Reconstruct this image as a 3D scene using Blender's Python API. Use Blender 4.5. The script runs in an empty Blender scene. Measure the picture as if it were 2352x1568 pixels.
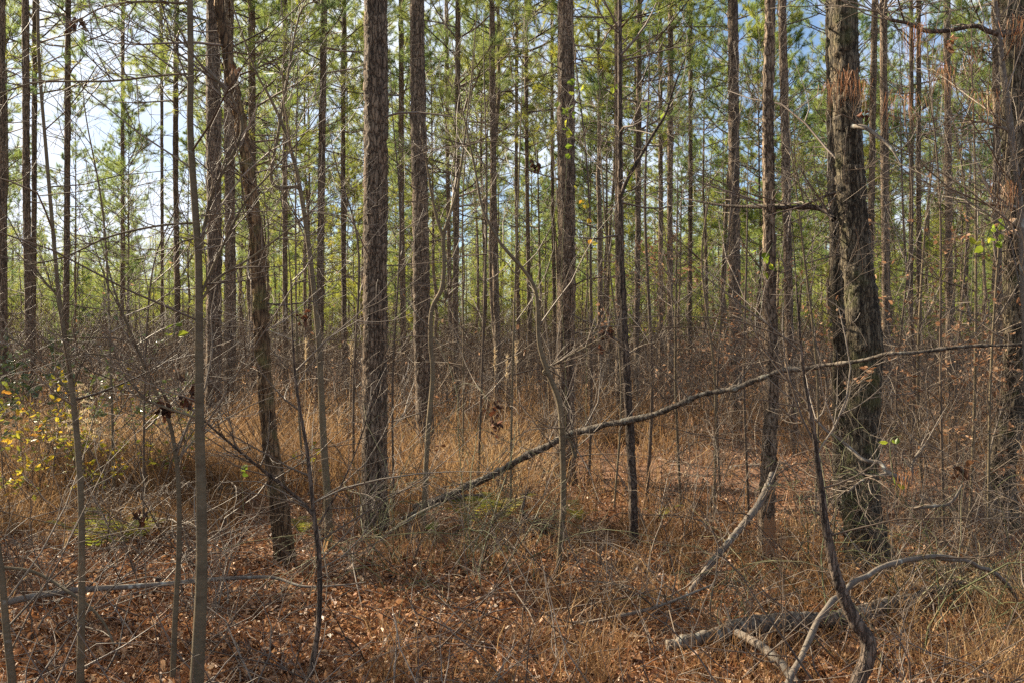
import bpy, math, random
import numpy as np
from mathutils import Vector

S = bpy.context.scene
COL = S.collection
RNG = np.random.default_rng(7)
TAU = 2 * math.pi

# ------------------------------------------------------------------ camera, sky, sun, exposure
CAM_H = 1.6
F = 2287.0                      # focal length in units of a 2352 wide frame
cam = bpy.data.cameras.new('camera')
cam.sensor_width = 36.0
cam.lens = 35.0
cam.clip_start = 0.05
cam.clip_end = 3000
camo = bpy.data.objects.new('camera', cam)
camo.location = (0, 0, CAM_H)
camo.rotation_euler = (math.radians(90), 0, 0)
COL.objects.link(camo)
S.camera = camo

SUN_AZ = math.radians(-58)      # left of the view direction (+Y)
SUN_EL = math.radians(34)
SUN_DIR = Vector((math.sin(SUN_AZ) * math.cos(SUN_EL), math.cos(SUN_AZ) * math.cos(SUN_EL), math.sin(SUN_EL)))
sun = bpy.data.lights.new('sun', 'SUN')
sun.energy = 5.0
sun.angle = math.radians(0.5)
sun.color = (1.0, 0.86, 0.64)
suno = bpy.data.objects.new('sun', sun)
suno.rotation_euler = (-SUN_DIR).to_track_quat('-Z', 'Y').to_euler()
COL.objects.link(suno)

world = bpy.data.worlds.new('World')
S.world = world
world.use_nodes = True
wn, wl = world.node_tree.nodes, world.node_tree.links
wn.clear()
sky = wn.new('ShaderNodeTexSky')
sky.sky_type = 'NISHITA'
sky.sun_disc = False
sky.sun_elevation = SUN_EL
sky.sun_rotation = SUN_AZ
sky.air_density = 1.0
sky.dust_density = 0.4
sky.ozone_density = 4.0
bg = wn.new('ShaderNodeBackground')
bg.inputs['Strength'].default_value = 0.05
tc = wn.new('ShaderNodeTexCoord')
mp = wn.new('ShaderNodeMapping')
mp.inputs['Scale'].default_value = (1.0, 1.0, 2.2)
nz = wn.new('ShaderNodeTexNoise')
nz.inputs['Scale'].default_value = 3.2
nz.inputs['Detail'].default_value = 8
nz.inputs['Roughness'].default_value = 0.58
rp = wn.new('ShaderNodeValToRGB')
rp.color_ramp.elements[0].position = 0.43
rp.color_ramp.elements[1].position = 0.60
rp.color_ramp.elements[0].color = (0.06, 0.06, 0.06, 1)
rp.color_ramp.elements[1].color = (0.85, 0.85, 0.85, 1)
mx = wn.new('ShaderNodeMix')
mx.data_type = 'RGBA'
mx.inputs[7].default_value = (6.6, 7.1, 8.0, 1)
wo = wn.new('ShaderNodeOutputWorld')
wl.new(tc.outputs['Generated'], mp.inputs['Vector'])
wl.new(mp.outputs['Vector'], nz.inputs['Vector'])
wl.new(nz.outputs['Fac'], rp.inputs['Fac'])
# thin bright cloud toward the sun
nv = wn.new('ShaderNodeVectorMath'); nv.operation = 'NORMALIZE'
dt = wn.new('ShaderNodeVectorMath'); dt.operation = 'DOT_PRODUCT'
dt.inputs[1].default_value = SUN_DIR
gl = wn.new('ShaderNodeMapRange')
gl.interpolation_type = 'SMOOTHSTEP'
gl.inputs['From Min'].default_value = 0.52; gl.inputs['From Max'].default_value = 0.86
wl.new(tc.outputs['Generated'], nv.inputs[0]); wl.new(nv.outputs[0], dt.inputs[0]); wl.new(dt.outputs['Value'], gl.inputs['Value'])
ga = wn.new('ShaderNodeMath'); ga.operation = 'MULTIPLY_ADD'; ga.inputs[1].default_value = 0.75; ga.use_clamp = True
wl.new(gl.outputs[0], ga.inputs[0]); wl.new(rp.outputs['Color'], ga.inputs[2])
wl.new(ga.outputs[0], mx.inputs[0])
wl.new(sky.outputs['Color'], mx.inputs[6])
wl.new(mx.outputs[2], bg.inputs['Color'])
wl.new(bg.outputs['Background'], wo.inputs['Surface'])

S.view_settings.view_transform = 'Standard'
S.view_settings.look = 'None'
S.view_settings.exposure = 1.74
S.view_settings.gamma = 1.0
S.render.engine = 'CYCLES'
S.cycles.max_bounces = 5
S.cycles.diffuse_bounces = 3
S.cycles.glossy_bounces = 1
S.cycles.transmission_bounces = 3
S.cycles.transparent_max_bounces = 4
S.cycles.use_denoising = False
S.cycles.sample_clamp_indirect = 3.0


# ------------------------------------------------------------------ materials
def new_mat(name):
    m = bpy.data.materials.new(name)
    m.use_nodes = True
    n = m.node_tree.nodes
    n.clear()
    return m, n, m.node_tree.links


def ramp(n, stops):
    r = n.new('ShaderNodeValToRGB')
    e = r.color_ramp.elements
    while len(e) < len(stops):
        e.new(0.5)
    for k, (p, c) in enumerate(stops):
        e[k].position = p
        e[k].color = (*c, 1)
    return r


def bark(name, dark, mid, light, zs=0.22, scale=26.0, bump=0.9, dist=0.02, lichen=None, lich_amt=0.55, vor=True, moss=None):
    """furrowed bark: long voronoi plates, darker furrows, patches of another tone, optional lichen and moss"""
    m, n, l = new_mat(name)
    t = n.new('ShaderNodeTexCoord')
    oi = n.new('ShaderNodeObjectInfo')
    mp = n.new('ShaderNodeMapping')
    mp.inputs['Scale'].default_value = (1, 1, zs)
    l.new(t.outputs['Object'], mp.inputs['Vector'])
    add = n.new('ShaderNodeVectorMath')
    add.operation = 'ADD'
    l.new(mp.outputs['Vector'], add.inputs[0])
    cx = n.new('ShaderNodeCombineXYZ')
    ml = n.new('ShaderNodeMath'); ml.operation = 'MULTIPLY'; ml.inputs[1].default_value = 31.0
    l.new(oi.outputs['Random'], ml.inputs[0])
    l.new(ml.outputs[0], cx.inputs['Z'])
    l.new(cx.outputs[0], add.inputs[1])
    wob = n.new('ShaderNodeTexNoise')
    wob.inputs['Scale'].default_value = scale * 0.8
    wob.inputs['Detail'].default_value = 3
    l.new(add.outputs[0], wob.inputs['Vector'])
    wv = n.new('ShaderNodeVectorMath'); wv.operation = 'SCALE'; wv.inputs['Scale'].default_value = 0.05
    l.new(wob.outputs['Color'], wv.inputs[0])
    ad2 = n.new('ShaderNodeVectorMath'); ad2.operation = 'ADD'
    l.new(add.outputs[0], ad2.inputs[0]); l.new(wv.outputs[0], ad2.inputs[1])
    fine = n.new('ShaderNodeTexNoise')
    fine.inputs['Scale'].default_value = scale * 2.2
    fine.inputs['Detail'].default_value = 5
    fine.inputs['Roughness'].default_value = 0.7
    l.new(ad2.outputs[0], fine.inputs['Vector'])
    h = fine.outputs['Fac']
    if vor:
        v = n.new('ShaderNodeTexVoronoi')
        v.feature = 'DISTANCE_TO_EDGE'
        v.inputs['Scale'].default_value = scale
        l.new(ad2.outputs[0], v.inputs['Vector'])
        cr = ramp(n, [(0.0, (0, 0, 0)), (0.13, (0.7, 0.7, 0.7)), (0.5, (1, 1, 1))])
        l.new(v.outputs['Distance'], cr.inputs['Fac'])
        mm = n.new('ShaderNodeMath'); mm.operation = 'MULTIPLY_ADD'
        mm.inputs[1].default_value = 0.55
        l.new(cr.outputs['Color'], mm.inputs[0])
        f2 = n.new('ShaderNodeMath'); f2.operation = 'MULTIPLY'; f2.inputs[1].default_value = 0.45
        l.new(fine.outputs['Fac'], f2.inputs[0]); l.new(f2.outputs[0], mm.inputs[2])
        h = mm.outputs[0]
    cl = ramp(n, [(0.18, dark), (0.5, mid), (0.82, light)])
    l.new(h, cl.inputs['Fac'])
    col = cl.outputs['Color']
    big = n.new('ShaderNodeTexNoise')
    big.inputs['Scale'].default_value = 5.0
    big.inputs['Detail'].default_value = 4
    l.new(add.outputs[0], big.inputs['Vector'])
    bm_ = n.new('ShaderNodeMix'); bm_.data_type = 'RGBA'; bm_.blend_type = 'MULTIPLY'
    bm_.inputs[0].default_value = 1.0
    br = ramp(n, [(0.3, (0.72, 0.68, 0.66)), (0.5, (1, 1, 1)), (0.72, (1.18, 1.1, 1.02))])
    l.new(big.outputs['Fac'], br.inputs['Fac'])
    l.new(col, bm_.inputs[6]); l.new(br.outputs['Color'], bm_.inputs[7])
    col = bm_.outputs[2]
    if vor:
        fm = n.new('ShaderNodeMapping'); fm.inputs['Scale'].default_value = (1, 1, zs * 0.22)
        l.new(t.outputs['Object'], fm.inputs['Vector'])
        fn = n.new('ShaderNodeTexNoise'); fn.inputs['Scale'].default_value = scale * 1.1; fn.inputs['Detail'].default_value = 4
        l.new(fm.outputs[0], fn.inputs['Vector'])
        fr_ = ramp(n, [(0.36, (0.42, 0.4, 0.38)), (0.5, (0.95, 0.95, 0.95)), (0.68, (1.2, 1.17, 1.12))])
        l.new(fn.outputs['Fac'], fr_.inputs['Fac'])
        fx = n.new('ShaderNodeMix'); fx.data_type = 'RGBA'; fx.blend_type = 'MULTIPLY'; fx.inputs[0].default_value = 1.0
        l.new(col, fx.inputs[6]); l.new(fr_.outputs['Color'], fx.inputs[7])
        col = fx.outputs[2]
        hm = n.new('ShaderNodeMath'); hm.operation = 'MULTIPLY_ADD'; hm.inputs[1].default_value = 0.9
        l.new(fn.outputs['Fac'], hm.inputs[0]); l.new(h, hm.inputs[2])
        h = hm.outputs[0]
    for tone, amt, sc in ((lichen, lich_amt, 16.0), (moss, 0.55, 4.0)):
        if tone is None:
            continue
        ln = n.new('ShaderNodeTexNoise')
        ln.inputs['Scale'].default_value = sc
        ln.inputs['Detail'].default_value = 6
        l.new(add.outputs[0] if sc > 10 else t.outputs['Object'], ln.inputs['Vector'])
        lr = ramp(n, [(amt, (0, 0, 0)), (amt + 0.1, (0.75, 0.75, 0.75))])
        l.new(ln.outputs['Fac'], lr.inputs['Fac'])
        lm = n.new('ShaderNodeMix'); lm.data_type = 'RGBA'
        l.new(lr.outputs['Color'], lm.inputs[0])
        l.new(col, lm.inputs[6]); lm.inputs[7].default_value = (*tone, 1)
        col = lm.outputs[2]
    hv = n.new('ShaderNodeHueSaturation')
    vr = n.new('ShaderNodeMapRange')
    vr.inputs['To Min'].default_value = 0.8; vr.inputs['To Max'].default_value = 1.25
    l.new(oi.outputs['Random'], vr.inputs['Value']); l.new(vr.outputs[0], hv.inputs['Value'])
    l.new(col, hv.inputs['Color'])
    b = n.new('ShaderNodeBsdfPrincipled')
    b.inputs['Roughness'].default_value = 0.85
    b.inputs['Specular IOR Level'].default_value = 0.3
    l.new(hv.outputs['Color'], b.inputs['Base Color'])
    bp = n.new('ShaderNodeBump')
    bp.inputs['Strength'].default_value = bump
    bp.inputs['Distance'].default_value = dist
    l.new(h, bp.inputs['Height']); l.new(bp.outputs[0], b.inputs['Normal'])
    o = n.new('ShaderNodeOutputMaterial')
    l.new(b.outputs[0], o.inputs['Surface'])
    return m


def leafy(name, stops, trans=0.5, rough=0.6, spec=0.25, pos=None, tint=None):
    """thin leaves, needles and blades: each leaf its own colour, part of the light passes through"""
    m, n, l = new_mat(name)
    g = n.new('ShaderNodeNewGeometry')
    r = ramp(n, stops)
    fac = g.outputs['Random Per Island']
    if pos:
        t = n.new('ShaderNodeTexCoord')
        nz_ = n.new('ShaderNodeTexNoise')
        nz_.inputs['Scale'].default_value = pos
        nz_.inputs['Detail'].default_value = 2
        l.new(t.outputs['Object'], nz_.inputs['Vector'])
        a = n.new('ShaderNodeMath'); a.operation = 'MULTIPLY_ADD'
        a.inputs[1].default_value = 0.42
        l.new(fac, a.inputs[0])
        a2 = n.new('ShaderNodeMapRange')
        a2.inputs['From Min'].default_value = 0.3; a2.inputs['From Max'].default_value = 0.7
        a2.inputs['To Max'].default_value = 0.58
        l.new(nz_.outputs['Fac'], a2.inputs['Value']); l.new(a2.outputs[0], a.inputs[2])
        fac = a.outputs[0]
    l.new(fac, r.inputs['Fac'])
    col = r.outputs['Color']
    if tint:
        oi = n.new('ShaderNodeObjectInfo')
        tr = ramp(n, tint)
        l.new(oi.outputs['Random'], tr.inputs['Fac'])
        mm = n.new('ShaderNodeMix'); mm.data_type = 'RGBA'; mm.blend_type = 'MULTIPLY'
        mm.inputs[0].default_value = 1.0
        l.new(col, mm.inputs[6]); l.new(tr.outputs['Color'], mm.inputs[7])
        col = mm.outputs[2]
    b = n.new('ShaderNodeBsdfPrincipled')
    b.inputs['Roughness'].default_value = rough
    b.inputs['Specular IOR Level'].default_value = spec
    l.new(col, b.inputs['Base Color'])
    tb = n.new('ShaderNodeBsdfTranslucent')
    l.new(col, tb.inputs['Color'])
    ms = n.new('ShaderNodeMixShader')
    ms.inputs[0].default_value = trans
    l.new(b.outputs[0], ms.inputs[1]); l.new(tb.outputs[0], ms.inputs[2])
    o = n.new('ShaderNodeOutputMaterial')
    l.new(ms.outputs[0], o.inputs['Surface'])
    return m


def twiggy(name, stops, rough=0.6):
    m, n, l = new_mat(name)
    g = n.new('ShaderNodeNewGeometry')
    r = ramp(n, stops)
    l.new(g.outputs['Random Per Island'], r.inputs['Fac'])
    b = n.new('ShaderNodeBsdfPrincipled')
    b.inputs['Roughness'].default_value = rough
    b.inputs['Specular IOR Level'].default_value = 0.4
    l.new(r.outputs['Color'], b.inputs['Base Color'])
    o = n.new('ShaderNodeOutputMaterial')
    l.new(b.outputs[0], o.inputs['Surface'])
    return m


M_PINE = bark('pine_bark', (0.03, 0.020, 0.013), (0.15, 0.107, 0.072), (0.28, 0.213, 0.15), zs=0.3, scale=34, lichen=(0.2, 0.2, 0.17), lich_amt=0.72)
M_PINE_FAR = bark('far_pine_bark', (0.055, 0.04, 0.028), (0.155, 0.115, 0.08), (0.26, 0.205, 0.15), zs=0.3, scale=20, bump=0.6)
M_OAK = bark('oak_bark', (0.016, 0.012, 0.008), (0.068, 0.052, 0.032), (0.2, 0.165, 0.11), zs=0.13, scale=44, lichen=(0.27, 0.26, 0.2), lich_amt=0.66, moss=(0.085, 0.085, 0.03))
M_RED = bark('ruddy_bark', (0.035, 0.021, 0.011), (0.125, 0.076, 0.038), (0.24, 0.155, 0.08), zs=0.2, scale=34, moss=(0.13, 0.115, 0.04))
M_SMOOTH = bark('smooth_bark', (0.085, 0.064, 0.036), (0.135, 0.104, 0.062), (0.19, 0.155, 0.105), zs=2.2, scale=16, bump=0.25, dist=0.004, vor=False, lichen=(0.27, 0.26, 0.22), lich_amt=0.66)
M_DARK = bark('dark_bark', (0.035, 0.026, 0.02), (0.09, 0.065, 0.048), (0.17, 0.13, 0.10), zs=0.25, scale=44)
M_DEAD = bark('weathered_wood', (0.07, 0.055, 0.042), (0.15, 0.125, 0.10), (0.27, 0.235, 0.195), zs=0.6, scale=28, bump=0.6, dist=0.008, vor=False, lichen=(0.42, 0.43, 0.38), lich_amt=0.6)
M_LIMB = bark('limb_bark', (0.04, 0.031, 0.024), (0.10, 0.08, 0.06), (0.19, 0.16, 0.125), zs=0.5, scale=24, bump=0.8, dist=0.01, lichen=(0.25, 0.25, 0.21), lich_amt=0.6)
M_PEEL = bark('bare_wood', (0.20, 0.10, 0.05), (0.33, 0.18, 0.09), (0.42, 0.26, 0.15), zs=0.12, scale=30, bump=0.4, dist=0.005, vor=False)
M_TWIG = twiggy('twig_bark', [(0, (0.07, 0.045, 0.028)), (0.55, (0.13, 0.092, 0.06)), (0.9, (0.2, 0.155, 0.11)), (1, (0.34, 0.28, 0.22))])
M_TWIGD = twiggy('dead_twig_bark', [(0, (0.06, 0.042, 0.03)), (0.6, (0.115, 0.082, 0.06)), (1, (0.2, 0.155, 0.12))])
M_THICK = twiggy('thicket_bark', [(0, (0.05, 0.032, 0.02)), (0.6, (0.11, 0.074, 0.045)), (0.9, (0.22, 0.15, 0.09)), (1, (0.46, 0.35, 0.23))])
M_BRIAR = twiggy('briar_bark', [(0, (0.06, 0.075, 0.02)), (0.6, (0.12, 0.12, 0.05)), (1, (0.2, 0.17, 0.09))])
TINT = [(0.0, (1.25, 1.12, 0.55)), (0.35, (1, 1, 1)), (0.7, (0.78, 0.95, 1.05)), (1.0, (1.2, 1.2, 0.75))]
M_NEEDLE = leafy('pine_needles', [(0.0, (0.09, 0.145, 0.075)), (0.3, (0.18, 0.235, 0.085)), (0.62, (0.32, 0.36, 0.095)), (0.9, (0.46, 0.44, 0.11)), (1.0, (0.48, 0.33, 0.11))], trans=0.62, pos=1.1, tint=TINT)
M_LITTER = leafy('dead_leaves', [(0, (0.045, 0.022, 0.012)), (0.3, (0.15, 0.066, 0.029)), (0.62, (0.32, 0.15, 0.066)), (0.9, (0.54, 0.32, 0.165)), (1, (0.48, 0.36, 0.24))], trans=0.25, rough=0.5, spec=0.4)
M_STRAW = leafy('pine_straw', [(0, (0.16, 0.062, 0.024)), (0.5, (0.33, 0.135, 0.05)), (1, (0.46, 0.28, 0.15))], trans=0.3, rough=0.5)
M_GRASS = leafy('dry_grass_blades', [(0, (0.10, 0.05, 0.023)), (0.4, (0.22, 0.122, 0.055)), (0.75, (0.38, 0.245, 0.12)), (0.94, (0.52, 0.39, 0.22)), (1, (0.22, 0.23, 0.07))], trans=0.4, pos=0.5)
M_TAN = leafy('tan_leaves', [(0, (0.20, 0.095, 0.045)), (0.6, (0.36, 0.195, 0.105)), (1, (0.52, 0.34, 0.21))], trans=0.4)
M_DARKLEAF = leafy('withered_leaves', [(0, (0.03, 0.015, 0.01)), (0.7, (0.075, 0.035, 0.02)), (1, (0.16, 0.06, 0.03))], trans=0.2)
M_YELLOW = leafy('yellow_leaves', [(0, (0.14, 0.17, 0.03)), (0.4, (0.30, 0.28, 0.035)), (0.7, (0.46, 0.36, 0.035)), (0.9, (0.52, 0.30, 0.035)), (1, (0.42, 0.17, 0.04))], trans=0.55, rough=0.4)
M_GREEN = leafy('green_leaves', [(0, (0.10, 0.16, 0.02)), (0.6, (0.21, 0.28, 0.03)), (1, (0.36, 0.36, 0.04))], trans=0.6, rough=0.4)
M_EVER = leafy('evergreen_leaves', [(0, (0.045, 0.07, 0.02)), (0.6, (0.10, 0.13, 0.04)), (1, (0.22, 0.24, 0.09))], trans=0.3, rough=0.3, spec=0.6)
M_FERN = leafy('fern_fronds', [(0, (0.11, 0.14, 0.025)), (0.6, (0.21, 0.215, 0.03)), (1, (0.34, 0.27, 0.06))], trans=0.6, rough=0.45)
M_PLUME = leafy('seed_plumes', [(0, (0.42, 0.31, 0.17)), (1, (0.66, 0.55, 0.38))], trans=0.45)

mG, n, l = new_mat('forest_soil')
t = n.new('ShaderNodeTexCoord')
a = n.new('ShaderNodeTexNoise'); a.inputs['Scale'].default_value = 26; a.inputs['Detail'].default_value = 8; a.inputs['Roughness'].default_value = 0.7
b_ = n.new('ShaderNodeTexNoise'); b_.inputs['Scale'].default_value = 0.5; b_.inputs['Detail'].default_value = 4
l.new(t.outputs['Object'], a.inputs['Vector']); l.new(t.outputs['Object'], b_.inputs['Vector'])
r = ramp(n, [(0.3, (0.045, 0.024, 0.013)), (0.5, (0.15, 0.07, 0.032)), (0.7, (0.30, 0.15, 0.07))])
l.new(a.outputs['Fac'], r.inputs['Fac'])
r2 = ramp(n, [(0.35, (0.8, 0.8, 0.8)), (0.65, (1.15, 1.1, 1.0))])
l.new(b_.outputs['Fac'], r2.inputs['Fac'])
mm = n.new('ShaderNodeMix'); mm.data_type = 'RGBA'; mm.blend_type = 'MULTIPLY'; mm.inputs[0].default_value = 1
l.new(r.outputs['Color'], mm.inputs[6]); l.new(r2.outputs['Color'], mm.inputs[7])
b = n.new('ShaderNodeBsdfPrincipled'); b.inputs['Roughness'].default_value = 0.9
l.new(mm.outputs[2], b.inputs['Base Color'])
bp = n.new('ShaderNodeBump'); bp.inputs['Strength'].default_value = 1; bp.inputs['Distance'].default_value = 0.03
l.new(a.outputs['Fac'], bp.inputs['Height']); l.new(bp.outputs[0], b.inputs['Normal'])
o = n.new('ShaderNodeOutputMaterial'); l.new(b.outputs[0], o.inputs['Surface'])


# ------------------------------------------------------------------ geometry helpers
def gz(x, y):
    """height of the forest floor"""
    x = np.asarray(x, float); y = np.asarray(y, float)
    z = 0.045 * np.sin(0.7 * x + 0.3 * y) + 0.035 * np.sin(0.5 * y - 0.4 * x + 1) + 0.022 * np.sin(1.9 * x + 1.3 * y) + 0.014 * np.sin(3.7 * x - 2.9 * y)
    z = z * np.clip((y - 4.5) / 5, 0.2, 1.0) - 0.02 * np.clip((7 - y) / 2, 0, 1)
    return z + 0.16 * np.exp(-((x - 4.4) ** 2 / 6 + (y - 12.5) ** 2 / 3))


def pt(u, v, d):
    """a point at depth d (metres from the camera) that was measured at u, v in the photograph"""
    return np.array(((u - 1176) / F * d, d, CAM_H - (v - 784) / F * d))


class MB:
    def __init__(s):
        s.v, s.f, s.m, s.sm, s.n = [], [], [], [], 0

    def add(s, V, Fc, mat=0, smooth=True):
        V = np.asarray(V, float).reshape(-1, 3)
        Fc = np.asarray(Fc, int)
        s.v.append(V); s.f.append(Fc + s.n)
        s.m.append(np.full(len(Fc), mat)); s.sm.append(np.full(len(Fc), smooth))
        s.n += len(V)

    def tubes(s, P, R, sides=4, mat=0, cap=False):
        """P (N,K,3) paths, R (N,K) radii"""
        P = np.asarray(P, float); R = np.asarray(R, float)
        if P.ndim == 2:
            P, R = P[None], R[None]
        if len(P) == 0:
            return
        N, K, _ = P.shape
        T = np.gradient(P, axis=1)
        T /= np.linalg.norm(T, axis=2, keepdims=True) + 1e-9
        avg = P[:, -1] - P[:, 0]
        avg /= np.linalg.norm(avg, axis=1, keepdims=True) + 1e-9
        ref = np.where(np.abs(avg[:, 2:3]) > 0.7, np.array([[1.0, 0.13, 0]]), np.array([[0.07, 0.0, 1.0]]))[:, None, :]
        A = np.cross(T, np.broadcast_to(ref, T.shape)); A /= np.linalg.norm(A, axis=2, keepdims=True) + 1e-9
        B = np.cross(T, A)
        th = np.arange(sides) / sides * TAU
        V = P[:, :, None, :] + R[:, :, None, None] * (A[:, :, None, :] * np.cos(th)[None, None, :, None] + B[:, :, None, :] * np.sin(th)[None, None, :, None])
        i = np.arange(N)[:, None, None] * K * sides
        k = np.arange(K - 1)[None, :, None] * sides
        j = np.arange(sides)[None, None, :]
        j2 = (j + 1) % sides
        Q = np.stack([i + k + j, i + k + j2, i + k + sides + j2, i + k + sides + j], -1).reshape(-1, 4)
        s.add(V, Q, mat)
        if cap:
            for q in range(N):
                for kk, rev in ((0, 1), (K - 1, -1)):
                    base = s.n
                    ring = V[q, kk]
                    c = P[q, kk][None] + T[q, kk] * R[q, kk] * (0.15 if kk else -0.15)
                    s.add(np.vstack([ring, c]), [(a_, (a_ + 1) % sides, sides) for a_ in range(sides)], mat, False)

    def build(s, name, mats, parent=None, loc=None):
        me = bpy.data.meshes.new(name)
        V = np.concatenate(s.v)
        loops = np.concatenate([f.ravel() for f in s.f])
        tot = np.concatenate([np.full(len(f), f.shape[1]) for f in s.f])
        start = np.concatenate([[0], np.cumsum(tot)[:-1]])
        me.vertices.add(len(V)); me.vertices.foreach_set('co', V.astype(np.float32).ravel())
        me.loops.add(len(loops)); me.loops.foreach_set('vertex_index', loops.astype(np.int32))
        me.polygons.add(len(tot))
        me.polygons.foreach_set('loop_start', start.astype(np.int32))
        me.polygons.foreach_set('loop_total', tot.astype(np.int32))
        for m in mats if isinstance(mats, (list, tuple)) else [mats]:
            me.materials.append(m)
        me.polygons.foreach_set('material_index', np.concatenate(s.m).astype(np.int32))
        me.polygons.foreach_set('use_smooth', np.concatenate(s.sm))
        me.update(calc_edges=True)
        o = bpy.data.objects.new(name, me)
        COL.objects.link(o)
        if parent is not None:
            o.parent = parent
        if loc is not None:
            o.location = loc
        return o


def tag(o, label, cat, group=None, kind=None):
    if label: o['label'] = label
    if cat: o['category'] = cat
    if group: o['group'] = group
    if kind: o['kind'] = kind
    return o


def thing(name, loc, label, cat, group=None):
    o = bpy.data.objects.new(name, None)
    o.empty_display_size = 0.2
    o.location = loc
    COL.objects.link(o)
    return tag(o, label, cat, group)


def spline(P, n):
    """smooth curve through the points, n samples evenly by length (columns beyond xyz ride along)"""
    P = np.asarray(P, float)
    if len(P) == 2:
        return P[0] + (P[1] - P[0]) * np.linspace(0, 1, n)[:, None]
    E = np.vstack([2 * P[0] - P[1], P, 2 * P[-1] - P[-2]])
    out = []
    for i in range(1, len(E) - 2):
        p0, p1, p2, p3 = E[i - 1:i + 3]
        for tt in np.linspace(0, 1, 14, endpoint=False):
            out.append(0.5 * (2 * p1 + (p2 - p0) * tt + (2 * p0 - 5 * p1 + 4 * p2 - p3) * tt ** 2 + (3 * p1 - p0 - 3 * p2 + p3) * tt ** 3))
    out.append(P[-1])
    out = np.array(out)
    d = np.concatenate([[0], np.cumsum(np.linalg.norm(np.diff(out[:, :3], axis=0), axis=1))])
    tt = np.linspace(0, d[-1], n)
    return np.stack([np.interp(tt, d, out[:, c]) for c in range(out.shape[1])], 1)


def rough_trunk(mb, path, rad, sides, amp, rng, mat=0, flare=0.0, plate=0.05):
    """one trunk as rings pushed in and out by bark plates; path runs from the ground up"""
    K = len(path)
    th = np.arange(sides) / sides * TAU
    z = path[:, 2]
    ph = rng.uniform(0, 9, 8)
    off = np.zeros((K, sides))
    for k in range(1, 4):
        off += 0.05 / k * np.sin(k * th[None] + ph[k] + z[:, None] * 0.8 * k) * rad[:, None]
    off += amp * rng.normal(0, 1, (K, sides))
    rows = np.maximum(1, (np.arange(K) * 1.0).astype(int))
    off += amp * 1.2 * np.repeat(rng.normal(0, 1, (K // 3 + 1, sides)), 3, axis=0)[:K]
    off += amp * 0.9 * rng.normal(0, 1, (1, sides))
    if flare:
        h = np.clip(z - z[0], 0, None)
        fl = flare * np.exp(-h / 0.16)
        off += (fl[:, None] * (1 + 0.45 * np.sin(4 * th + ph[0])[None])) * rad[:, None]
    T = np.gradient(path, axis=0); T /= np.linalg.norm(T, axis=1, keepdims=True)
    A = np.cross(T, np.array([[0, 1.0, 0.0]])); A /= np.linalg.norm(A, axis=1, keepdims=True)
    B = np.cross(T, A)
    rr = rad[:, None] + off
    V = path[:, None] + rr[..., None] * (A[:, None] * np.cos(th)[None, :, None] + B[:, None] * np.sin(th)[None, :, None])
    k = np.arange(K - 1)[:, None] * sides; j = np.arange(sides)[None]; j2 = (j + 1) % sides
    mb.add(V, np.stack([k + j, k + j2, k + sides + j2, k + sides + j], -1).reshape(-1, 4), mat)


def unit(v):
    return v / (np.linalg.norm(v) + 1e-9)


def grow(out, p, d, L, r, depth, rng, crook=0.22, up=0.06, kids=5, spread=(30, 65), shrink=(0.32, 0.6), K=6, tipr=0.3):
    """a crooked twig and its side twigs, appended to out as (K points, K radii)"""
    pts = [np.array(p, float)]
    d = unit(np.array(d, float))
    dirs = [d]
    bend = rng.normal(0, crook * 0.35, 3)
    for k in range(K - 1):
        d = unit(d + rng.normal(0, crook * 0.5, 3) + bend + np.array([0, 0, up]))
        dirs.append(d)
        pts.append(pts[-1] + d * L / (K - 1))
    rads = r * (1 - (1 - tipr) * np.linspace(0, 1, K))
    out.append((np.array(pts), rads))
    if depth <= 0:
        return
    n = max(1, int(rng.poisson(kids)))
    for _ in range(n):
        tt = rng.uniform(0.15, 0.97)
        i = min(K - 2, int(tt * (K - 1)))
        fr = tt * (K - 1) - i
        q = pts[i] * (1 - fr) + pts[i + 1] * fr
        ax = unit(np.cross(dirs[i], rng.normal(0, 1, 3)))
        ang = math.radians(rng.uniform(*spread))
        dd = dirs[i] * math.cos(ang) + ax * math.sin(ang)
        grow(out, q, dd, L * rng.uniform(*shrink) * (1.1 - 0.5 * tt), r * (1 - 0.6 * tt) * 0.62, depth - 1, rng, crook, up, kids * 0.7, spread, shrink, K, tipr)


def put(mb, out, sides=4, mat=0, minr=0.0012):
    if out:
        mb.tubes(np.array([o[0] for o in out]), np.maximum(np.array([o[1] for o in out]), minr), sides, mat)


def leaves(mb, C, D, size, rng, width=0.45, curl=0.25, mat=0):
    """pointed leaves folded along the midrib: C centres (N,3), D directions (N,3), size (N,)"""
    N = len(C)
    D = D / (np.linalg.norm(D, axis=1, keepdims=True) + 1e-9)
    A = np.cross(D, rng.normal(0, 1, (N, 3))); A /= np.linalg.norm(A, axis=1, keepdims=True) + 1e-9
    B = np.cross(D, A)
    s = np.asarray(size)[:, None]
    w = width * s * rng.uniform(0.75, 1.2, (N, 1))
    cu = curl * s * rng.uniform(0.2, 1.3, (N, 1))
    base = C; tip = C + D * s + B * cu * 0.5
    l1 = C + D * s * 0.28 + A * w * 0.46 + B * cu; l2 = C + D * s * 0.66 + A * w * 0.42 + B * cu * 1.2
    r1 = C + D * s * 0.28 - A * w * 0.46 + B * cu; r2 = C + D * s * 0.66 - A * w * 0.42 + B * cu * 1.2
    V = np.stack([base, l1, l2, tip, r2, r1], 1)
    i = np.arange(N)[:, None] * 6
    mb.add(V, np.concatenate([i + np.array([[0, 1, 2, 3]]), i + np.array([[0, 3, 4, 5]])]), mat, False)


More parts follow.
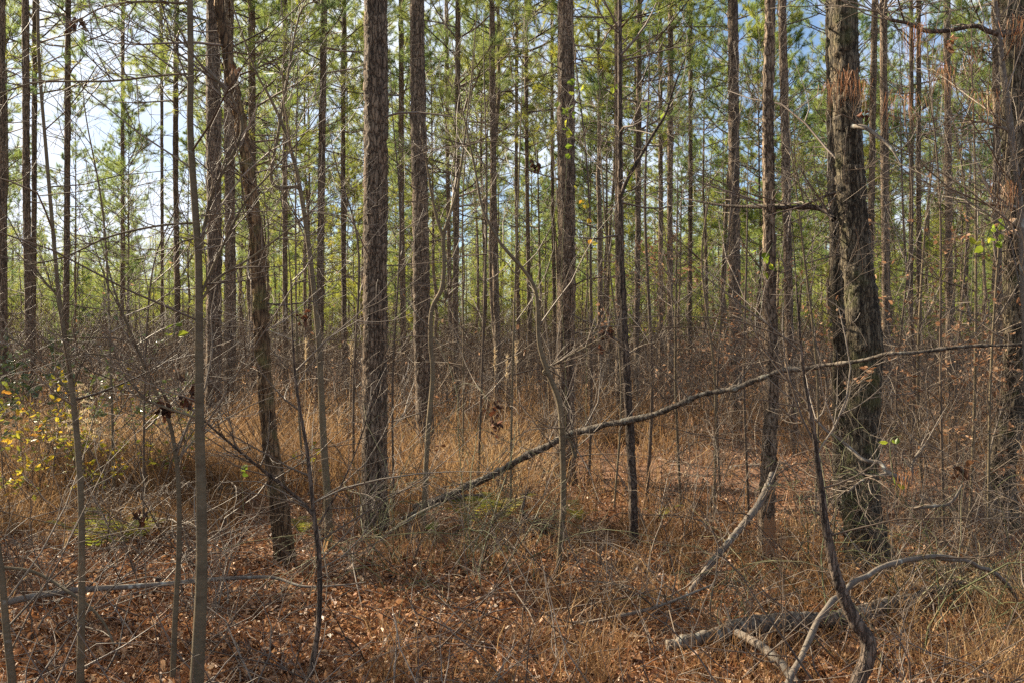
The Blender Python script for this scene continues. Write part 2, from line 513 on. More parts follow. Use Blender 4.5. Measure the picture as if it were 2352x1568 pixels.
def blades(mb, C, H, lean, width, rng, mat=0):
    """bent grass blades: C feet (N,3), H heights, lean (N,2) sideways reach at the tip"""
    N = len(C)
    az = rng.uniform(0, TAU, N)
    A = np.stack([np.cos(az), np.sin(az), np.zeros(N)], 1) * (width * rng.uniform(0.6, 1.3, N))[:, None]
    ln = np.concatenate([lean, np.zeros((N, 1))], 1)
    Z = np.array([[0, 0, 1.0]])
    m1 = C + Z * (H * 0.5)[:, None] + ln * 0.22
    m2 = C + Z * (H * 0.85)[:, None] + ln * 0.62
    tp = C + Z * (H * rng.uniform(0.75, 1.05, N))[:, None] + ln
    V = np.stack([C - A, C + A, m1 - A * 0.8, m1 + A * 0.8, m2 - A * 0.5, m2 + A * 0.5, tp], 1)
    i = np.arange(N)[:, None] * 7
    mb.add(V, np.concatenate([i + np.array([[0, 1, 3, 2]]), i + np.array([[2, 3, 5, 4]])]), mat, False)
    f = i + np.array([[4, 5, 6]])
    mb.f.append(f + (mb.n - 7 * N)); mb.m.append(np.full(N, mat)); mb.sm.append(np.full(N, False))


def tris(mb, C, D, L, W, rng, mat=0):
    """needles: a thin triangle each"""
    N = len(C)
    A = np.cross(D, rng.normal(0, 1, (N, 3))); A /= np.linalg.norm(A, axis=1, keepdims=True) + 1e-9
    A = A * np.asarray(W).reshape(-1, 1) * 0.5
    V = np.stack([C - A, C + A, C + D * np.asarray(L).reshape(-1, 1)], 1)
    mb.add(V, np.arange(3 * N).reshape(-1, 3), mat, False)


# ------------------------------------------------------------------ the forest floor
def make_ground():
    mb = MB()
    # fine patch near the camera that coarsens away to the horizon
    ys = np.concatenate([np.linspace(-12, 3, 12)[:-1], np.linspace(3, 22, 120)[:-1], np.geomspace(22, 900, 34)])
    q = np.concatenate([-np.geomspace(11, 900, 30)[::-1], np.linspace(-11, 11, 130)[1:-1], np.geomspace(11, 900, 30)])
    X, Y = np.meshgrid(q, ys)
    Z = gz(X, Y)
    nx = len(q)
    i = np.arange(len(ys) - 1)[:, None] * nx; j = np.arange(nx - 1)[None]
    mb.add(np.stack([X, Y, Z], -1), np.stack([i + j, i + j + 1, i + nx + j + 1, i + nx + j], -1).reshape(-1, 4))
    tag(mb.build('forest_floor', mG), 'brown forest floor under fallen leaves', 'ground', kind='structure')


make_ground()


def screen_floor(n, d0, d1, spread, rng, power=1.0):
    """floor points, denser near the camera, over a wedge wider than the view"""
    a_, b_ = d1 ** -power, d0 ** -power
    d = rng.uniform(a_, b_, n) ** (-1 / power)
    x = rng.uniform(-spread, spread, n) * d
    return np.stack([x, d, gz(x, d)], 1)


def make_litter():
    rng = np.random.default_rng(11)
    mb = MB()
    C = screen_floor(260000, 3.3, 24, 0.68, rng)
    keep = np.sin(1.3 * C[:, 0] + 0.7 * C[:, 1]) + np.sin(2.1 * C[:, 1] - C[:, 0]) + rng.normal(0, 1, len(C)) > -1.5
    C = C[keep]
    C[:, 2] += np.abs(rng.normal(0, 0.026, len(C))) + 0.004
    D = rng.normal(0, 1, C.shape); D[:, 2] = np.abs(D[:, 2]) * 0.75 - 0.15
    leaves(mb, C, D, rng.uniform(0.018, 0.044, len(C)) * (1 + 0.7 * (rng.uniform(0, 1, len(C)) > 0.95)), rng, width=0.46, curl=0.4)
    tag(mb.build('fallen_leaves', M_LITTER), 'brown and russet fallen leaves covering the forest floor', 'fallen leaves', kind='stuff')
    mb = MB()
    C = screen_floor(80000, 3.3, 18, 0.74, rng)
    C[:, 2] += np.abs(rng.normal(0, 0.025, len(C))) + 0.01
    D = rng.normal(0, 1, C.shape); D[:, 2] *= 0.25
    D /= np.linalg.norm(D, axis=1, keepdims=True)
    tris(mb, C, D, rng.uniform(0.12, 0.24, len(C)), np.full(len(C), 0.003), rng)
    tag(mb.build('pine_straw', M_STRAW), 'loose russet pine needles lying among the fallen leaves', 'pine straw', kind='stuff')
    mb = MB()
    C = screen_floor(1700, 3.6, 14, 0.75, rng)
    out = []
    for c in C:
        d = rng.normal(0, 1, 3); d[2] = abs(d[2]) * 0.35
        grow(out, c + np.array([0, 0, 0.01]), d, rng.uniform(0.25, 0.9), rng.uniform(0.0025, 0.007), 1, rng, crook=0.3, up=-0.02, kids=1.2)
    put(mb, out, 4)
    tag(mb.build('fallen_twigs', M_TWIGD), 'small dead twigs scattered over the leaf litter', 'twigs', kind='stuff')


make_litter()


def make_grass():
    rng = np.random.default_rng(12)
    mb = MB()
    # tufts: near ones sparse, the open belt behind the first trees thick
    n = 15000
    C = screen_floor(n, 4.3, 40, 0.72, rng, power=0.6)
    u = C[:, 0] / C[:, 1]; d = C[:, 1]
    patch = np.sin(1.1 * C[:, 0] + 0.4) + np.sin(0.9 * C[:, 1] + 0.6 * C[:, 0])
    p = np.where(d > 9.5, 0.72 + 0.22 * patch, np.where(d > 6.8, 0.16, 0.06) + 0.10 * patch)
    p = np.where((u > 0.26) & (d < 6.4), 0.4 + 0.2 * patch, p)
    p = np.where((u > 0.12) & (u < 0.47) & (d < 5.5 + 1.2 * u), 0.1, p)
    p = np.where((u > -0.15) & (u < 0.12) & (d < 5.4), 0.22 + 0.1 * patch, p)
    p = np.where((u < -0.28) & (d > 8), 0.95, p)
    p = np.where((u > 0.02) & (d > 6.8) & (d < 15), 0.10 + 0.1 * patch, p)
    C = C[rng.uniform(0, 1, n) < p]
    m = 15
    H = np.clip(rng.normal(0.36, 0.13, len(C)), 0.1, 0.75) * np.where(C[:, 1] > 9.5, 1.35, 0.62)
    foot = np.repeat(C, m, 0) + np.concatenate([rng.normal(0, 0.055, (len(C) * m, 2)), np.zeros((len(C) * m, 1))], 1)
    HH = np.repeat(H, m) * rng.uniform(0.35, 1.15, len(foot))
    lean = rng.normal(0, 1, (len(foot), 2)) * (HH * 0.6)[:, None]
    wd = np.clip(0.0008 + 0.00034 * np.repeat(C[:, 1], m), 0.002, 0.009)
    blades(mb, foot, HH, lean, wd, rng)
    tag(mb.build('dry_grass', M_GRASS), 'orange brown broomsedge grass growing between the pines', 'dry grass', kind='stuff')


make_grass()


def make_thicket():
    """the grey brown leafless brush between the trunks farther back, too dense to count"""
    rng = np.random.default_rng(13)
    mb = MB()
    N = 23000
    d = rng.uniform(15 ** 0.7, 120 ** 0.7, N) ** (1 / 0.7)
    x = rng.uniform(-0.68, 0.68, N) * d
    h = rng.uniform(0.6, 1.7, N) * (0.62 + 0.023 * d + 0.0001 * d ** 2) * (1 + 0.25 * np.sin(0.35 * x) * np.sin(0.22 * d))
    r0 = rng.uniform(0.0035, 0.009, N) * (0.8 + d / 60)
    K = 4
    ln = rng.normal(0, 0.16, (N, 2)) * h[:, None]
    t_ = np.linspace(0, 1, K)
    P = np.zeros((N, K, 3))
    P[:, :, 0] = x[:, None] + ln[:, :1] * t_ ** 1.5 + rng.normal(0, 0.03, (N, K))
    P[:, :, 1] = d[:, None] + ln[:, 1:] * t_ ** 1.5
    P[:, :, 2] = gz(x, d)[:, None] + h[:, None] * t_ - 0.02
    mb.tubes(P, r0[:, None] * (1 - 0.65 * t_), 3)
    for _ in range(3):
        s_ = rng.uniform(0.25, 0.95, N)
        k = np.minimum((s_ * (K - 1)).astype(int), K - 2)
        fr = s_ * (K - 1) - k
        I = np.arange(N)
        q = P[I, k] * (1 - fr)[:, None] + P[I, k + 1] * fr[:, None]
        D = rng.normal(0, 1, (N, 3)); D[:, 2] = np.abs(D[:, 2]) * 0.9 + 0.1
        D /= np.linalg.norm(D, axis=1, keepdims=True)
        L = h * rng.uniform(0.2, 0.5, N)
        Q = q[:, None] + D[:, None] * (L[:, None] * t_)[..., None] + np.array([0, 0, 1.0]) * (L[:, None] * (rng.normal(0.0, 0.25, (N, 1)) * t_ ** 2))[..., None]
        mb.tubes(Q, (r0 * 0.55)[:, None] * (1 - 0.6 * t_), 3)
    tag(mb.build('bare_undergrowth', M_THICK), 'dense grey brown leafless undergrowth standing between the distant trunks', 'undergrowth', kind='stuff')
    # tan dead leaves caught in the brush
    mb = MB()
    n = 26000
    d = rng.uniform(13 ** 0.5, 60 ** 0.5, n) ** 2
    uu = rng.uniform(-0.7, 0.7, n)
    pr = np.where(uu > 0.15, 0.9, 0.2)
    k = rng.uniform(0, 1, n) < pr
    d, uu = d[k], uu[k]
    C = np.stack([uu * d, d, gz(uu * d, d) + rng.gamma(1.6, 0.45, len(d))], 1)
    D = rng.normal(0, 1, C.shape); D[:, 2] -= 0.6
    leaves(mb, C, D, rng.uniform(0.04, 0.085, len(C)), rng, width=0.5)
    tag(mb.build('clinging_dead_leaves', M_TAN), 'tan dead leaves still clinging throughout the leafless undergrowth', 'dead leaves', kind='stuff')


make_thicket()


# ------------------------------------------------------------------ pines: crowns and trunks to share
def crown_mesh(name, seed, H, width, dens, gap=0.0):
    """limbs in whorls with needle tufts toward their ends; origin on the trunk axis at the crown's foot"""
    rng = np.random.default_rng(seed)
    mb = MB()
    out, tc_, td = [], [], []
    z = 0.0
    while z < H - 0.25:
        t_ = z / H
        L0 = width * (0.55 + 0.75 * math.sin(math.pi * min(1, 0.18 + 0.82 * t_)) ** 0.8) * (1.0 - 0.55 * t_)
        for _ in range(int(rng.integers(2, 5))):
            if rng.uniform() < gap:
                continue
            az = rng.uniform(0, TAU)
            el = math.radians(rng.uniform(-5, 25) + 38 * t_)
            L = L0 * rng.uniform(0.55, 1.2)
            d = np.array([math.cos(az) * math.cos(el), math.sin(az) * math.cos(el), math.sin(el)])
            b0 = len(out)
            grow(out, (0, 0, z + rng.uniform(-0.2, 0.2)), d, L, 0.011 + 0.008 * L, 1, rng, crook=0.16, up=0.07, kids=3.5 + 2.2 * L, spread=(30, 60), shrink=(0.22, 0.45), K=5)
            for q, (pp, rr) in enumerate(out[b0:]):
                main = q == 0
                dirn = unit(pp[-1] - pp[-2])
                tc_.append(pp[-1]); td.append(dirn)
                for k_ in range(2 if not main else 1):
                    f_ = rng.uniform(0.55, 0.95)
                    i_ = min(3, int(f_ * 4)); w_ = f_ * 4 - i_
                    tc_.append(pp[i_] * (1 - w_) + pp[i_ + 1] * w_)
                    td.append(unit(dirn + rng.normal(0, 0.35, 3) + np.array([0, 0, 0.35])))
        z += rng.uniform(0.4, 0.75) * (1.0 - 0.35 * t_)
    # leader
    for k_ in range(5):
        tc_.append(np.array([0, 0, H - 0.12 * k_])); td.append(unit(rng.normal(0, 0.3, 3) + np.array([0, 0, 1.0])))
    put(mb, out, 3, 1, 0.004)
    C = np.array(tc_); D = np.array(td)
    k = rng.uniform(0, 1, len(C)) < dens * 0.86
    C, D = C[k], D[k]
    m = 46
    CC = np.repeat(C, m, 0) - np.repeat(D, m, 0) * rng.uniform(0, 0.17, (len(C) * m, 1))
    DD = np.repeat(D, m, 0) * rng.uniform(0.3, 1.1, (len(CC), 1)) + rng.normal(0, 0.55, CC.shape)
    DD /= np.linalg.norm(DD, axis=1, keepdims=True)
    tris(mb, CC, DD, rng.uniform(0.12, 0.21, len(CC)), np.full(len(CC), 0.0065), rng, 0)
    o = mb.build(name, [M_NEEDLE, M_TWIGD])
    return o.data, o


PROTO = []
for k, (H, w, dn, gp) in enumerate([(8.5, 1.9, 0.95, 0.0), (10.0, 2.2, 0.85, 0.08), (7.0, 1.7, 1.0, 0.0), (9.0, 1.6, 0.8, 0.12), (11.0, 2.0, 0.95, 0.05), (6.0, 1.5, 1.0, 0.0)]):
    me, o = crown_mesh('crown', 100 + k, H, w, dn, gp)
    bpy.data.objects.remove(o)
    PROTO.append((H, me))


def dead_branches(rng, z0, z1, rad_at, n, Lr=(0.4, 1.5), sides_dirs=None):
    out = []
    for _ in range(n):
        z = z0 + (z1 - z0) * rng.uniform(0, 1) ** 0.75
        az = rng.uniform(0, TAU)
        el = math.radians(rng.uniform(-15, 40))
        d = np.array([math.cos(az) * math.cos(el), math.sin(az) * math.cos(el), math.sin(el)])
        c, r = rad_at(z)
        grow(out, c + d * r * 0.6, d, rng.uniform(*Lr), rng.uniform(0.005, 0.012), 1, rng, crook=0.28, up=0.05, kids=3, spread=(30, 70))
    return out


def trunk_mesh(seed, bare, H, r):
    """a straight plantation trunk with dead branch stubs; origin at the ground, top at bare + H"""
    rng = np.random.default_rng(seed)
    mb = MB()
    z = np.concatenate([[-0.25, 0.0, 0.12, 0.35], np.linspace(0.8, bare, 12), np.linspace(bare, bare + H - 0.1, 7)[1:]])
    wob = np.cumsum(rng.normal(0, 0.035, (len(z), 2)), 0)
    env = np.clip(np.sin(np.clip(z / bare, 0, 1) * math.pi), 0, 1)[:, None]
    path = np.concatenate([wob * env, z[:, None]], 1)
    rad = r * (1 - 0.45 * np.clip(z / bare, 0, 1)) * np.clip((bare + H - z) / (H + 0.001), 0.06, 1)
    rad[:3] *= np.array([1.35, 1.25, 1.1])
    mb.tubes(path, rad, 9, 0)
    out = dead_branches(rng, 1.8, bare + 0.5, lambda q: (np.array([np.interp(q, z, path[:, 0]), np.interp(q, z, path[:, 1]), q]), np.interp(q, z, rad)), int(bare * 2.6))
    put(mb, out, 3, 1, 0.0028)
    o = mb.build('trunk', [M_PINE_FAR, M_TWIGD])
    me = o.data
    bpy.data.objects.remove(o)
    return me


TRUNKS = {}
for k, (H, me) in enumerate(PROTO):
    for b_i, bare in enumerate((8.0, 4.8, 2.2)):
        TRUNKS[k, b_i] = (bare, trunk_mesh(200 + 10 * k + b_i, bare, H, (0.09, 0.08, 0.055)[b_i]))


def pine(x, y, k, bi, sc, rot, label, group, lean=(0, 0)):
    bare, tm = TRUNKS[k, bi]
    H, cm = PROTO[k]
    t_ = thing('pine_tree', (x, y, float(gz(x, y))), label, 'pine tree', group)
    t_.rotation_euler = (lean[0], lean[1], rot)
    t_.scale = (sc, sc, sc)
    a_ = bpy.data.objects.new('trunk', tm); COL.objects.link(a_); a_.parent = t_
    c_ = bpy.data.objects.new('crown', cm); COL.objects.link(c_); c_.parent = t_
    c_.location = (0, 0, bare)
    return t_


# ------------------------------------------------------------------ trees read off the photograph one by one
LAND = []          # landmarks for labels: (u, d, short description)


def hero_pts(pts, d):
    """(u, v, width) top to bottom at depth d -> path bottom to top in world space with radii"""
    P = []
    for q in pts[::-1]:
        u, v, w = q[:3]
        dd = q[3] if len(q) > 3 else d
        P.append([*pt(u, v, dd), w / 2 * dd / F])
    return np.array(P)


def hero_tree(name, label, cat, pts, d, height, mat, amp=0.004, sides=18, crown=None, flare=0.35, dead=14, short=None, group=None, step=0.035, deadL=(0.3, 1.2), taper=0.25, keep_lean=0.15):
    rng = np.random.default_rng(int(abs(pts[0][0] * 7 + d * 13)))
    P = hero_pts(pts, d)
    bx, by = P[0, 0], P[0, 1]
    g = float(gz(bx, by))
    P[0, 2] = g
    base = np.array([bx, by, g])
    top = P[-1].copy()
    dirn = unit(P[-1, :3] - P[-2, :3])
    dirn = unit(dirn * keep_lean + np.array([0, 0, 1.0]))
    ext = height - (top[2] - g)
    crown_h = PROTO[crown][0] if crown is not None else 0
    if ext > 0:
        for f_ in (0.25, 0.5, 0.75, 1.0):
            q = top[:3] + dirn * ext * f_
            P = np.vstack([P, [*q, top[3] * (1 - (1 - taper * 0.4) * f_ ** 1.4)]])
    P[:, :3] -= base
    low = np.array([[P[0, 0], P[0, 1], -0.2, P[0, 3]]])
    P = np.vstack([low, P])
    split = top[2] - g + 0.6
    A = spline(P, 900)
    near = A[A[:, 2] <= split]
    length = split + 0.2
    near = spline(near[::max(1, len(near) // 40)], max(8, int(length / step)))
    far = A[A[:, 2] > near[-1, 2] + 0.02][::12]
    far = np.vstack([near[-1:], far])
    t_ = thing(name, base, label, cat, group)
    mb = MB()
    rough_trunk(mb, near[:, :3], near[:, 3], sides, amp, rng, 0, flare)
    if len(far) > 2:
        mb.tubes(far[:, :3], far[:, 3], 10, 0)
    out = dead_branches(rng, min(1.6, height * 0.3), height * 0.75 if crown is None else min(height * 0.6, 7), lambda q: (np.array([np.interp(q, A[:, 2], A[:, 0]), np.interp(q, A[:, 2], A[:, 1]), q]), np.interp(q, A[:, 2], A[:, 3])), dead, deadL)
    put(mb, out, 4, 1, 0.002)
    mb.build('trunk', [mat, M_TWIGD], t_)
    if crown is not None:
        zc = height - crown_h
        c_ = bpy.data.objects.new('crown', PROTO[crown][1]); COL.objects.link(c_); c_.parent = t_
        c_.location = (np.interp(zc, A[:, 2], A[:, 0]), np.interp(zc, A[:, 2], A[:, 1]), zc)
        c_.rotation_euler = (-dirn[1], dirn[0], rng.uniform(0, TAU))
    if short:
        LAND.append((pts[-1][0], d, short))
    t_['_path'] = 0
    del t_['_path']
    return t_, A, base


# the thick ones
pA, _, _ = hero_tree('pine_tree', 'thick scaly barked pine trunk, the largest pine left of centre', 'pine tree', [(862, 0, 50), (862, 400, 54), (861, 800, 55), (861, 1100, 57), (861, 1240, 62)], 8.1, 18.5, M_PINE, 0.0032, 26, 0, 0.42, 10, 'the scaly pine', step=0.022)
hero_tree('pine_tree', 'straight dark pine just right of the thick scaly pine, slightly leaning base', 'pine tree', [(959, 0, 31), (961, 250, 36), (965, 500, 37), (970, 800, 39), (980, 1062, 42)], 13.0, 19, M_PINE, 0.0032, 20, 1, 0.35, 12, 'the dark pine', step=0.03)
hero_tree('pine_tree', 'dark ridged pine trunk at centre right with green vine leaves on it', 'pine tree', [(1299, 0, 36), (1299, 300, 40), (1302, 600, 41), (1298, 850, 44), (1297, 1110, 52)], 11.2, 19, M_PINE, 0.0034, 22, 2, 0.4, 12, 'the vine clad pine', step=0.026)
hero_tree('pine_tree', 'grey pine trunk standing right behind the leaning mossy tree on the left', 'pine tree', [(490, 0, 30), (492, 400, 33), (491, 700, 33), (488, 1025, 35)], 15.2, 19, M_PINE, 0.004, 16, 3, 0.1, 14, 'the grey pine', step=0.05)
hero_tree('pine_tree', 'slim pine close on the right of the grey pine, half hidden by the leaning tree', 'pine tree', [(526, 100, 23), (528, 500, 24), (530, 955, 26)], 20.5, 18, M_PINE, 0.004, 14, 4, 0.1, 14, step=0.06)
hero_tree('pine_tree', 'pine trunk with sunlit grey left side and dark gaps in its bark, right of centre', 'pine tree', [(1683, 0, 22), (1686, 300, 24), (1687, 600, 26), (1690, 985, 28)], 17.5, 19, M_PINE, 0.004, 16, 0, 0.1, 16, 'the sunlit pine', step=0.05)
t_, A_, base_ = hero_tree('pine_tree', 'pine with a patch of orange bare wood at its foot, right of centre', 'pine tree', [(1769, 0, 23), (1764, 250, 25), (1766, 480, 26), (1770, 700, 28), (1774, 880, 32), (1764, 1120, 36), (1758, 1285, 36)], 7.35, 13.5, M_PINE, 0.0028, 18, 5, 0.1, 22, 'the bare footed pine', step=0.022, deadL=(0.3, 1.0))
mb = MB()
for (az, z0, z1) in ((-1.35, 0.05, 0.33),):
    zz = np.linspace(z0, z1, 14); th = az + np.linspace(-0.75, 0.75, 9)
    rr = np.interp(zz, A_[:, 2], A_[:, 3]); cxx = np.interp(zz, A_[:, 2], A_[:, 0]); cyy = np.interp(zz, A_[:, 2], A_[:, 1])
    V = np.stack([cxx[:, None] + (rr[:, None] * 1.12 + 0.006) * np.cos(th), cyy[:, None] + (rr[:, None] * 1.12 + 0.006) * np.sin(th), np.broadcast_to(zz[:, None], (14, 9)) + 0.03 * np.sin(th * 9)], -1)
    i = np.arange(13)[:, None] * 9; j = np.arange(8)[None]
    mb.add(V, np.stack([i + j, i + j + 1, i + 10 + j, i + 9 + j], -1).reshape(-1, 4))
pw = mb.build('bare_patch', M_PEEL, t_)
pw['label'] = 'orange bare wood where the bark has peeled'
hero_tree('pine_tree', 'slender pine beside the pine with bare wood, straight and shaggy barked', 'pine tree', [(1797, 0, 18), (1803, 300, 19), (1810, 600, 20), (1815, 850, 21), (1827, 1062, 22)], 13.2, 17, M_PINE, 0.003, 14, 3, 0.1, 18, 'the shaggy pine', step=0.04)
hero_tree('oak_tree', 'thick oak with dark furrowed bark, pale lichen and a slight bend, on the right', 'oak tree', [(1936, 0, 63), (1945, 220, 62), (1952, 350, 63), (1962, 520, 66), (1978, 680, 72), (1988, 800, 78), (1984, 950, 74), (1978, 1100, 78), (1985, 1210, 88), (2000, 1305, 108)], 7.0, 13, M_OAK, 0.0045, 28, None, 0.4, 10, 'the thick oak', step=0.022, deadL=(0.4, 1.6))
hero_tree('oak_tree', 'thinner dark stem standing close behind the left edge of the thick oak', 'oak tree', [(1908, 0, 22), (1912, 300, 24), (1920, 560, 28), (1928, 800, 32), (1931, 1000, 36), (1935, 1160, 42)], 9.8, 13, M_OAK, 0.004, 16, None, 0.2, 14, step=0.04)
hero_tree('oak_tree', 'dark tree with a crooked swollen base at the right edge of the picture', 'oak tree', [(2330, -20, 52), (2330, 300, 52), (2332, 600, 52), (2330, 850, 54), (2312, 1000, 58), (2297, 1090, 62), (2303, 1210, 70)], 8.6, 13, M_OAK, 0.005, 22, None, 0.3, 14, 'the crooked right tree', step=0.03, deadL=(0.5, 1.8))
hero_tree('leaning_tree', 'ruddy mossy barked young hardwood leaning left as it rises', 'hardwood tree', [(502, -10, 20), (516, 90, 22), (540, 220, 25), (562, 340, 27), (580, 470, 30), (590, 560, 32), (598, 720, 33), (606, 850, 34), (620, 1000, 36), (640, 1150, 42), (656, 1295, 48)], 7.1, 9, M_RED, 0.0028, 18, None, 0.3, 16, 'the leaning tree', step=0.022, deadL=(0.4, 1.3), keep_lean=0.7)
hero_tree('dark_sapling', 'dark slim hardwood trunk with a fork high up, right of centre', 'hardwood tree', [(1424, 440, 11), (1426, 560, 14), (1432, 720, 16), (1438, 850, 18), (1447, 1000, 19), (1453, 1120, 20), (1456, 1255, 22)], 7.75, 6.5, M_DARK, 0.0016, 14, None, 0.1, 16, 'the forked trunk', step=0.022)

# slimmer pines that still read one by one: u at top, u lower, width, depth, label
SLIM = [
    ((4, 8), 18, 17, 'pine trunk cut by the left edge of the picture', 1),
    ((58, 66), 16, 19, 'reddish slim pine, second trunk from the left edge', 0),
    ((80, 76), 11, 24, 'thin pine crowding the second trunk from the left edge', 4),
    ((157, 152), 14, 22, 'dark straight pine against the bright sky gap on the left', 3),
    ((282, 280), 9, 34, 'thin distant pine in the bright sky gap, left of the smooth sapling', 2),
    ((370, 372), 7, 40, 'hairline pine in the sky gap left of a slightly thicker slim pine', 2),
    ((405, 408), 12, 26, 'slim pine with a reddish top just left of the smooth sapling', 0),
    ((578, 584), 17, 23, 'pine standing upright behind the leaning ruddy tree', 1),
    ((654, 655), 11, 27, 'slim pine midway between the leaning ruddy tree and its right neighbour', 4),
    ((744, 734), 16, 22, 'tall bare pine midway between the leaning ruddy tree and the thick scaly pine', 1),
    ((790, 791), 11, 29, 'slim pale pine just left of the thick scaly pine', 3),
    ((921, 926), 12, 28, 'slim pine in the gap between the two big left pines', 0),
    ((1052, 1046), 13, 24, 'slim pine to the right of the straight dark pine', 4),
    ((1025, 1034), 9, 33, 'thin pine half behind the slim pine right of the straight dark pine', 2),
    ((1130, 1142), 14, 23, 'smooth grey pine rising alone in the blue sky gap at centre', 3),
    ((1187, 1190), 8, 36, 'hairline reddish pine right of the smooth grey pine at centre', 0),
    ((1208, 1216), 9, 33, 'thin wavy pine between the centre sky gap and the vine clad pine', 1),
    ((1268, 1274), 8, 38, 'thin pale pine touching the left side of the vine clad pine', 2),
    ((1420, 1424), 19, 19, 'grey pine rising behind the forked dark trunk', 1),
    ((1468, 1462), 12, 25, 'slim pine just right of the forked dark trunk', 4),
    ((1516, 1518), 10, 31, 'thin sunlit pine right of the forked dark trunk', 0),
    ((1541, 1540), 13, 26, 'slim grey pine left of the tan leaved young tree', 3),
    ((1586, 1584), 10, 33, 'thin green fringed pine above the tan leaved young tree', 5),
    ((2009, 1996), 15, 21, 'slim dark pine just right of the thick oak, upper half', 3),
    ((2030, 2036), 18, 20, 'brightly sunlit pine right of the thick oak', 1),
    ((2093, 2092), 10, 30, 'thin dark pine right of the brightly sunlit pine', 4),
    ((2110, 2112), 11, 30, 'thin sunlit pine close beside a thin dark pine on the right', 2),
    ((2176, 2182), 16, 24, 'scaly slim pine between the thick oak and the right edge', 0),
    ((2288, 2294), 17, 18, 'grey pine just left of the crooked tree at the right edge', 1),
]
for (uu, w, d, lab, cr) in SLIM:
    vb = 784 + 1.6 * F / d
    hero_tree('pine_tree', lab, 'pine tree', [(uu[0], 0, w * 0.92), (uu[0] * 0.55 + uu[1] * 0.45 + RNG.normal(0, 1.5), 420, w), (uu[1], 760, w * 1.03), (uu[1] + RNG.normal(0, 1), vb, w * 1.1)], d, RNG.uniform(15.5, 19.5), M_PINE, 0.0035, 12, cr, 0.12, 20, step=0.08, deadL=(0.4, 1.5))
    LAND.append((uu[1], d, 'the ' + lab.split(',')[0]) if False else (uu[1], 999, ''))
LAND = [q for q in LAND if q[2]]


def where(u, d):
    """the nearest landmark in the picture and the side of it"""
    b = min(LAND, key=lambda q: abs(q[0] - u))
    du = u - b[0]
    side = 'behind' if abs(du) < 26 else ('left of' if du < 0 else 'right of')
    return side, b[2]


# ------------------------------------------------------------------ the rest of the plantation
def plantation():
    rng = np.random.default_rng(21)
    taken = [(o.location.x, o.location.y) for o in bpy.data.objects if o.parent is None and o.get('category') in ('pine tree', 'oak tree', 'hardwood tree')]
    got = []
    tries = 0
    while len(got) < 205 and tries < 20000:
        tries += 1
        d = rng.uniform(25 ** 2, 76 ** 2) ** 0.5
        u = rng.uniform(-0.56, 0.56)
        x, y = u * d, d
        if any((x - a_) ** 2 + (y - b_) ** 2 < (2.2 + d * 0.008) ** 2 for a_, b_ in taken):
            continue
        uu = 1176 + u * F
        if uu < 470 and rng.uniform() < (0.78 if d < 60 else 0.5):      # the bright gap on the left
            continue
        if d < 60 and (1040 < uu < 1270 or 1580 < uu < 1740 or 730 < uu < 830) and rng.uniform() < 0.75:
            continue
        taken.append((x, y))
        got.append((x, y, d, uu))
    got.sort(key=lambda q: q[2])
    labels = {}
    rows = []
    for (x, y, d, uu) in got:
        young = rng.uniform() < (0.08 if d < 42 else 0.4)
        bi = 2 if young else (0 if rng.uniform() < 0.55 else 1)
        k = int(rng.integers(0, 6))
        sc = rng.uniform(0.62, 0.9) if young else rng.uniform(0.88, 1.12)
        if uu < 480:
            sc *= 0.72
        side, lm = where(uu, d)
        kind = 'young low branched pine' if young else ('slim pine' if d < 42 else 'hairline distant pine')
        labels.setdefault((kind, side, lm), []).append((d, len(rows)))
        rows.append([x, y, k, bi, sc, rng.uniform(0, TAU), kind, side, lm, (rng.normal(0, 0.012), rng.normal(0, 0.012))])
    nth = ['nearest', 'second nearest', 'third nearest', 'fourth nearest']
    for key, lst in labels.items():
        lst.sort()
        for rank, (d, i) in enumerate(lst):
            kind, side, lm = key
            if len(lst) == 1:
                rows[i].append((f'{kind} far back, {side} {lm}', 'pines in the plantation behind'))
            elif rank < 2 and kind != 'hairline distant pine':
                rows[i].append((f'{kind} {side} {lm}, {nth[rank]} there', 'pines in the plantation behind'))
            else:
                rows[i].append((f'one of several {kind}s {side} {lm}', f'{kind}s in the distance {side} {lm}'))
    for (x, y, k, bi, sc, ro, kind, side, lm, lean, (lab, grp)) in rows:
        pine(x, y, k, bi, sc, ro, lab, grp, lean)


plantation()


def trees_beside():
    """unseen pines added as more of the plantation beyond the left edge, so that their crowns break up the sunlight on the floor"""
    rng = np.random.default_rng(24)
    got = []
    for _ in range(3000):
        y = rng.uniform(1, 40); x = -rng.uniform(4, 44)
        if x > -0.60 * y - 2.2 or len(got) >= 40:
            continue
        if all((x - a_) ** 2 + (y - b_) ** 2 > 4.4 ** 2 for a_, b_ in got):
            got.append((x, y))
            pine(x, y, int(rng.integers(0, 6)), int(rng.integers(0, 2)), rng.uniform(0.9, 1.1), rng.uniform(0, TAU), 'unseen plantation pine added beyond the left edge to dapple the sunlight', 'unseen pines added beyond the left edge')
    for x, y in ((-8.6, 9.6), (-5.6, 5.0), (-10.4, 12.6), (-8.2, 6.0), (-12.6, 16.0), (-6.4, 2.4)):  # unseen young pines added toward the sun to throw shade on the foreground
        pine(x, y, int(rng.integers(0, 6)), 2, rng.uniform(0.6, 0.8), rng.uniform(0, TAU), 'unseen young low branched pine added beyond the left edge to shade the floor', 'unseen young pines added beyond the left edge for shade')


trees_beside()


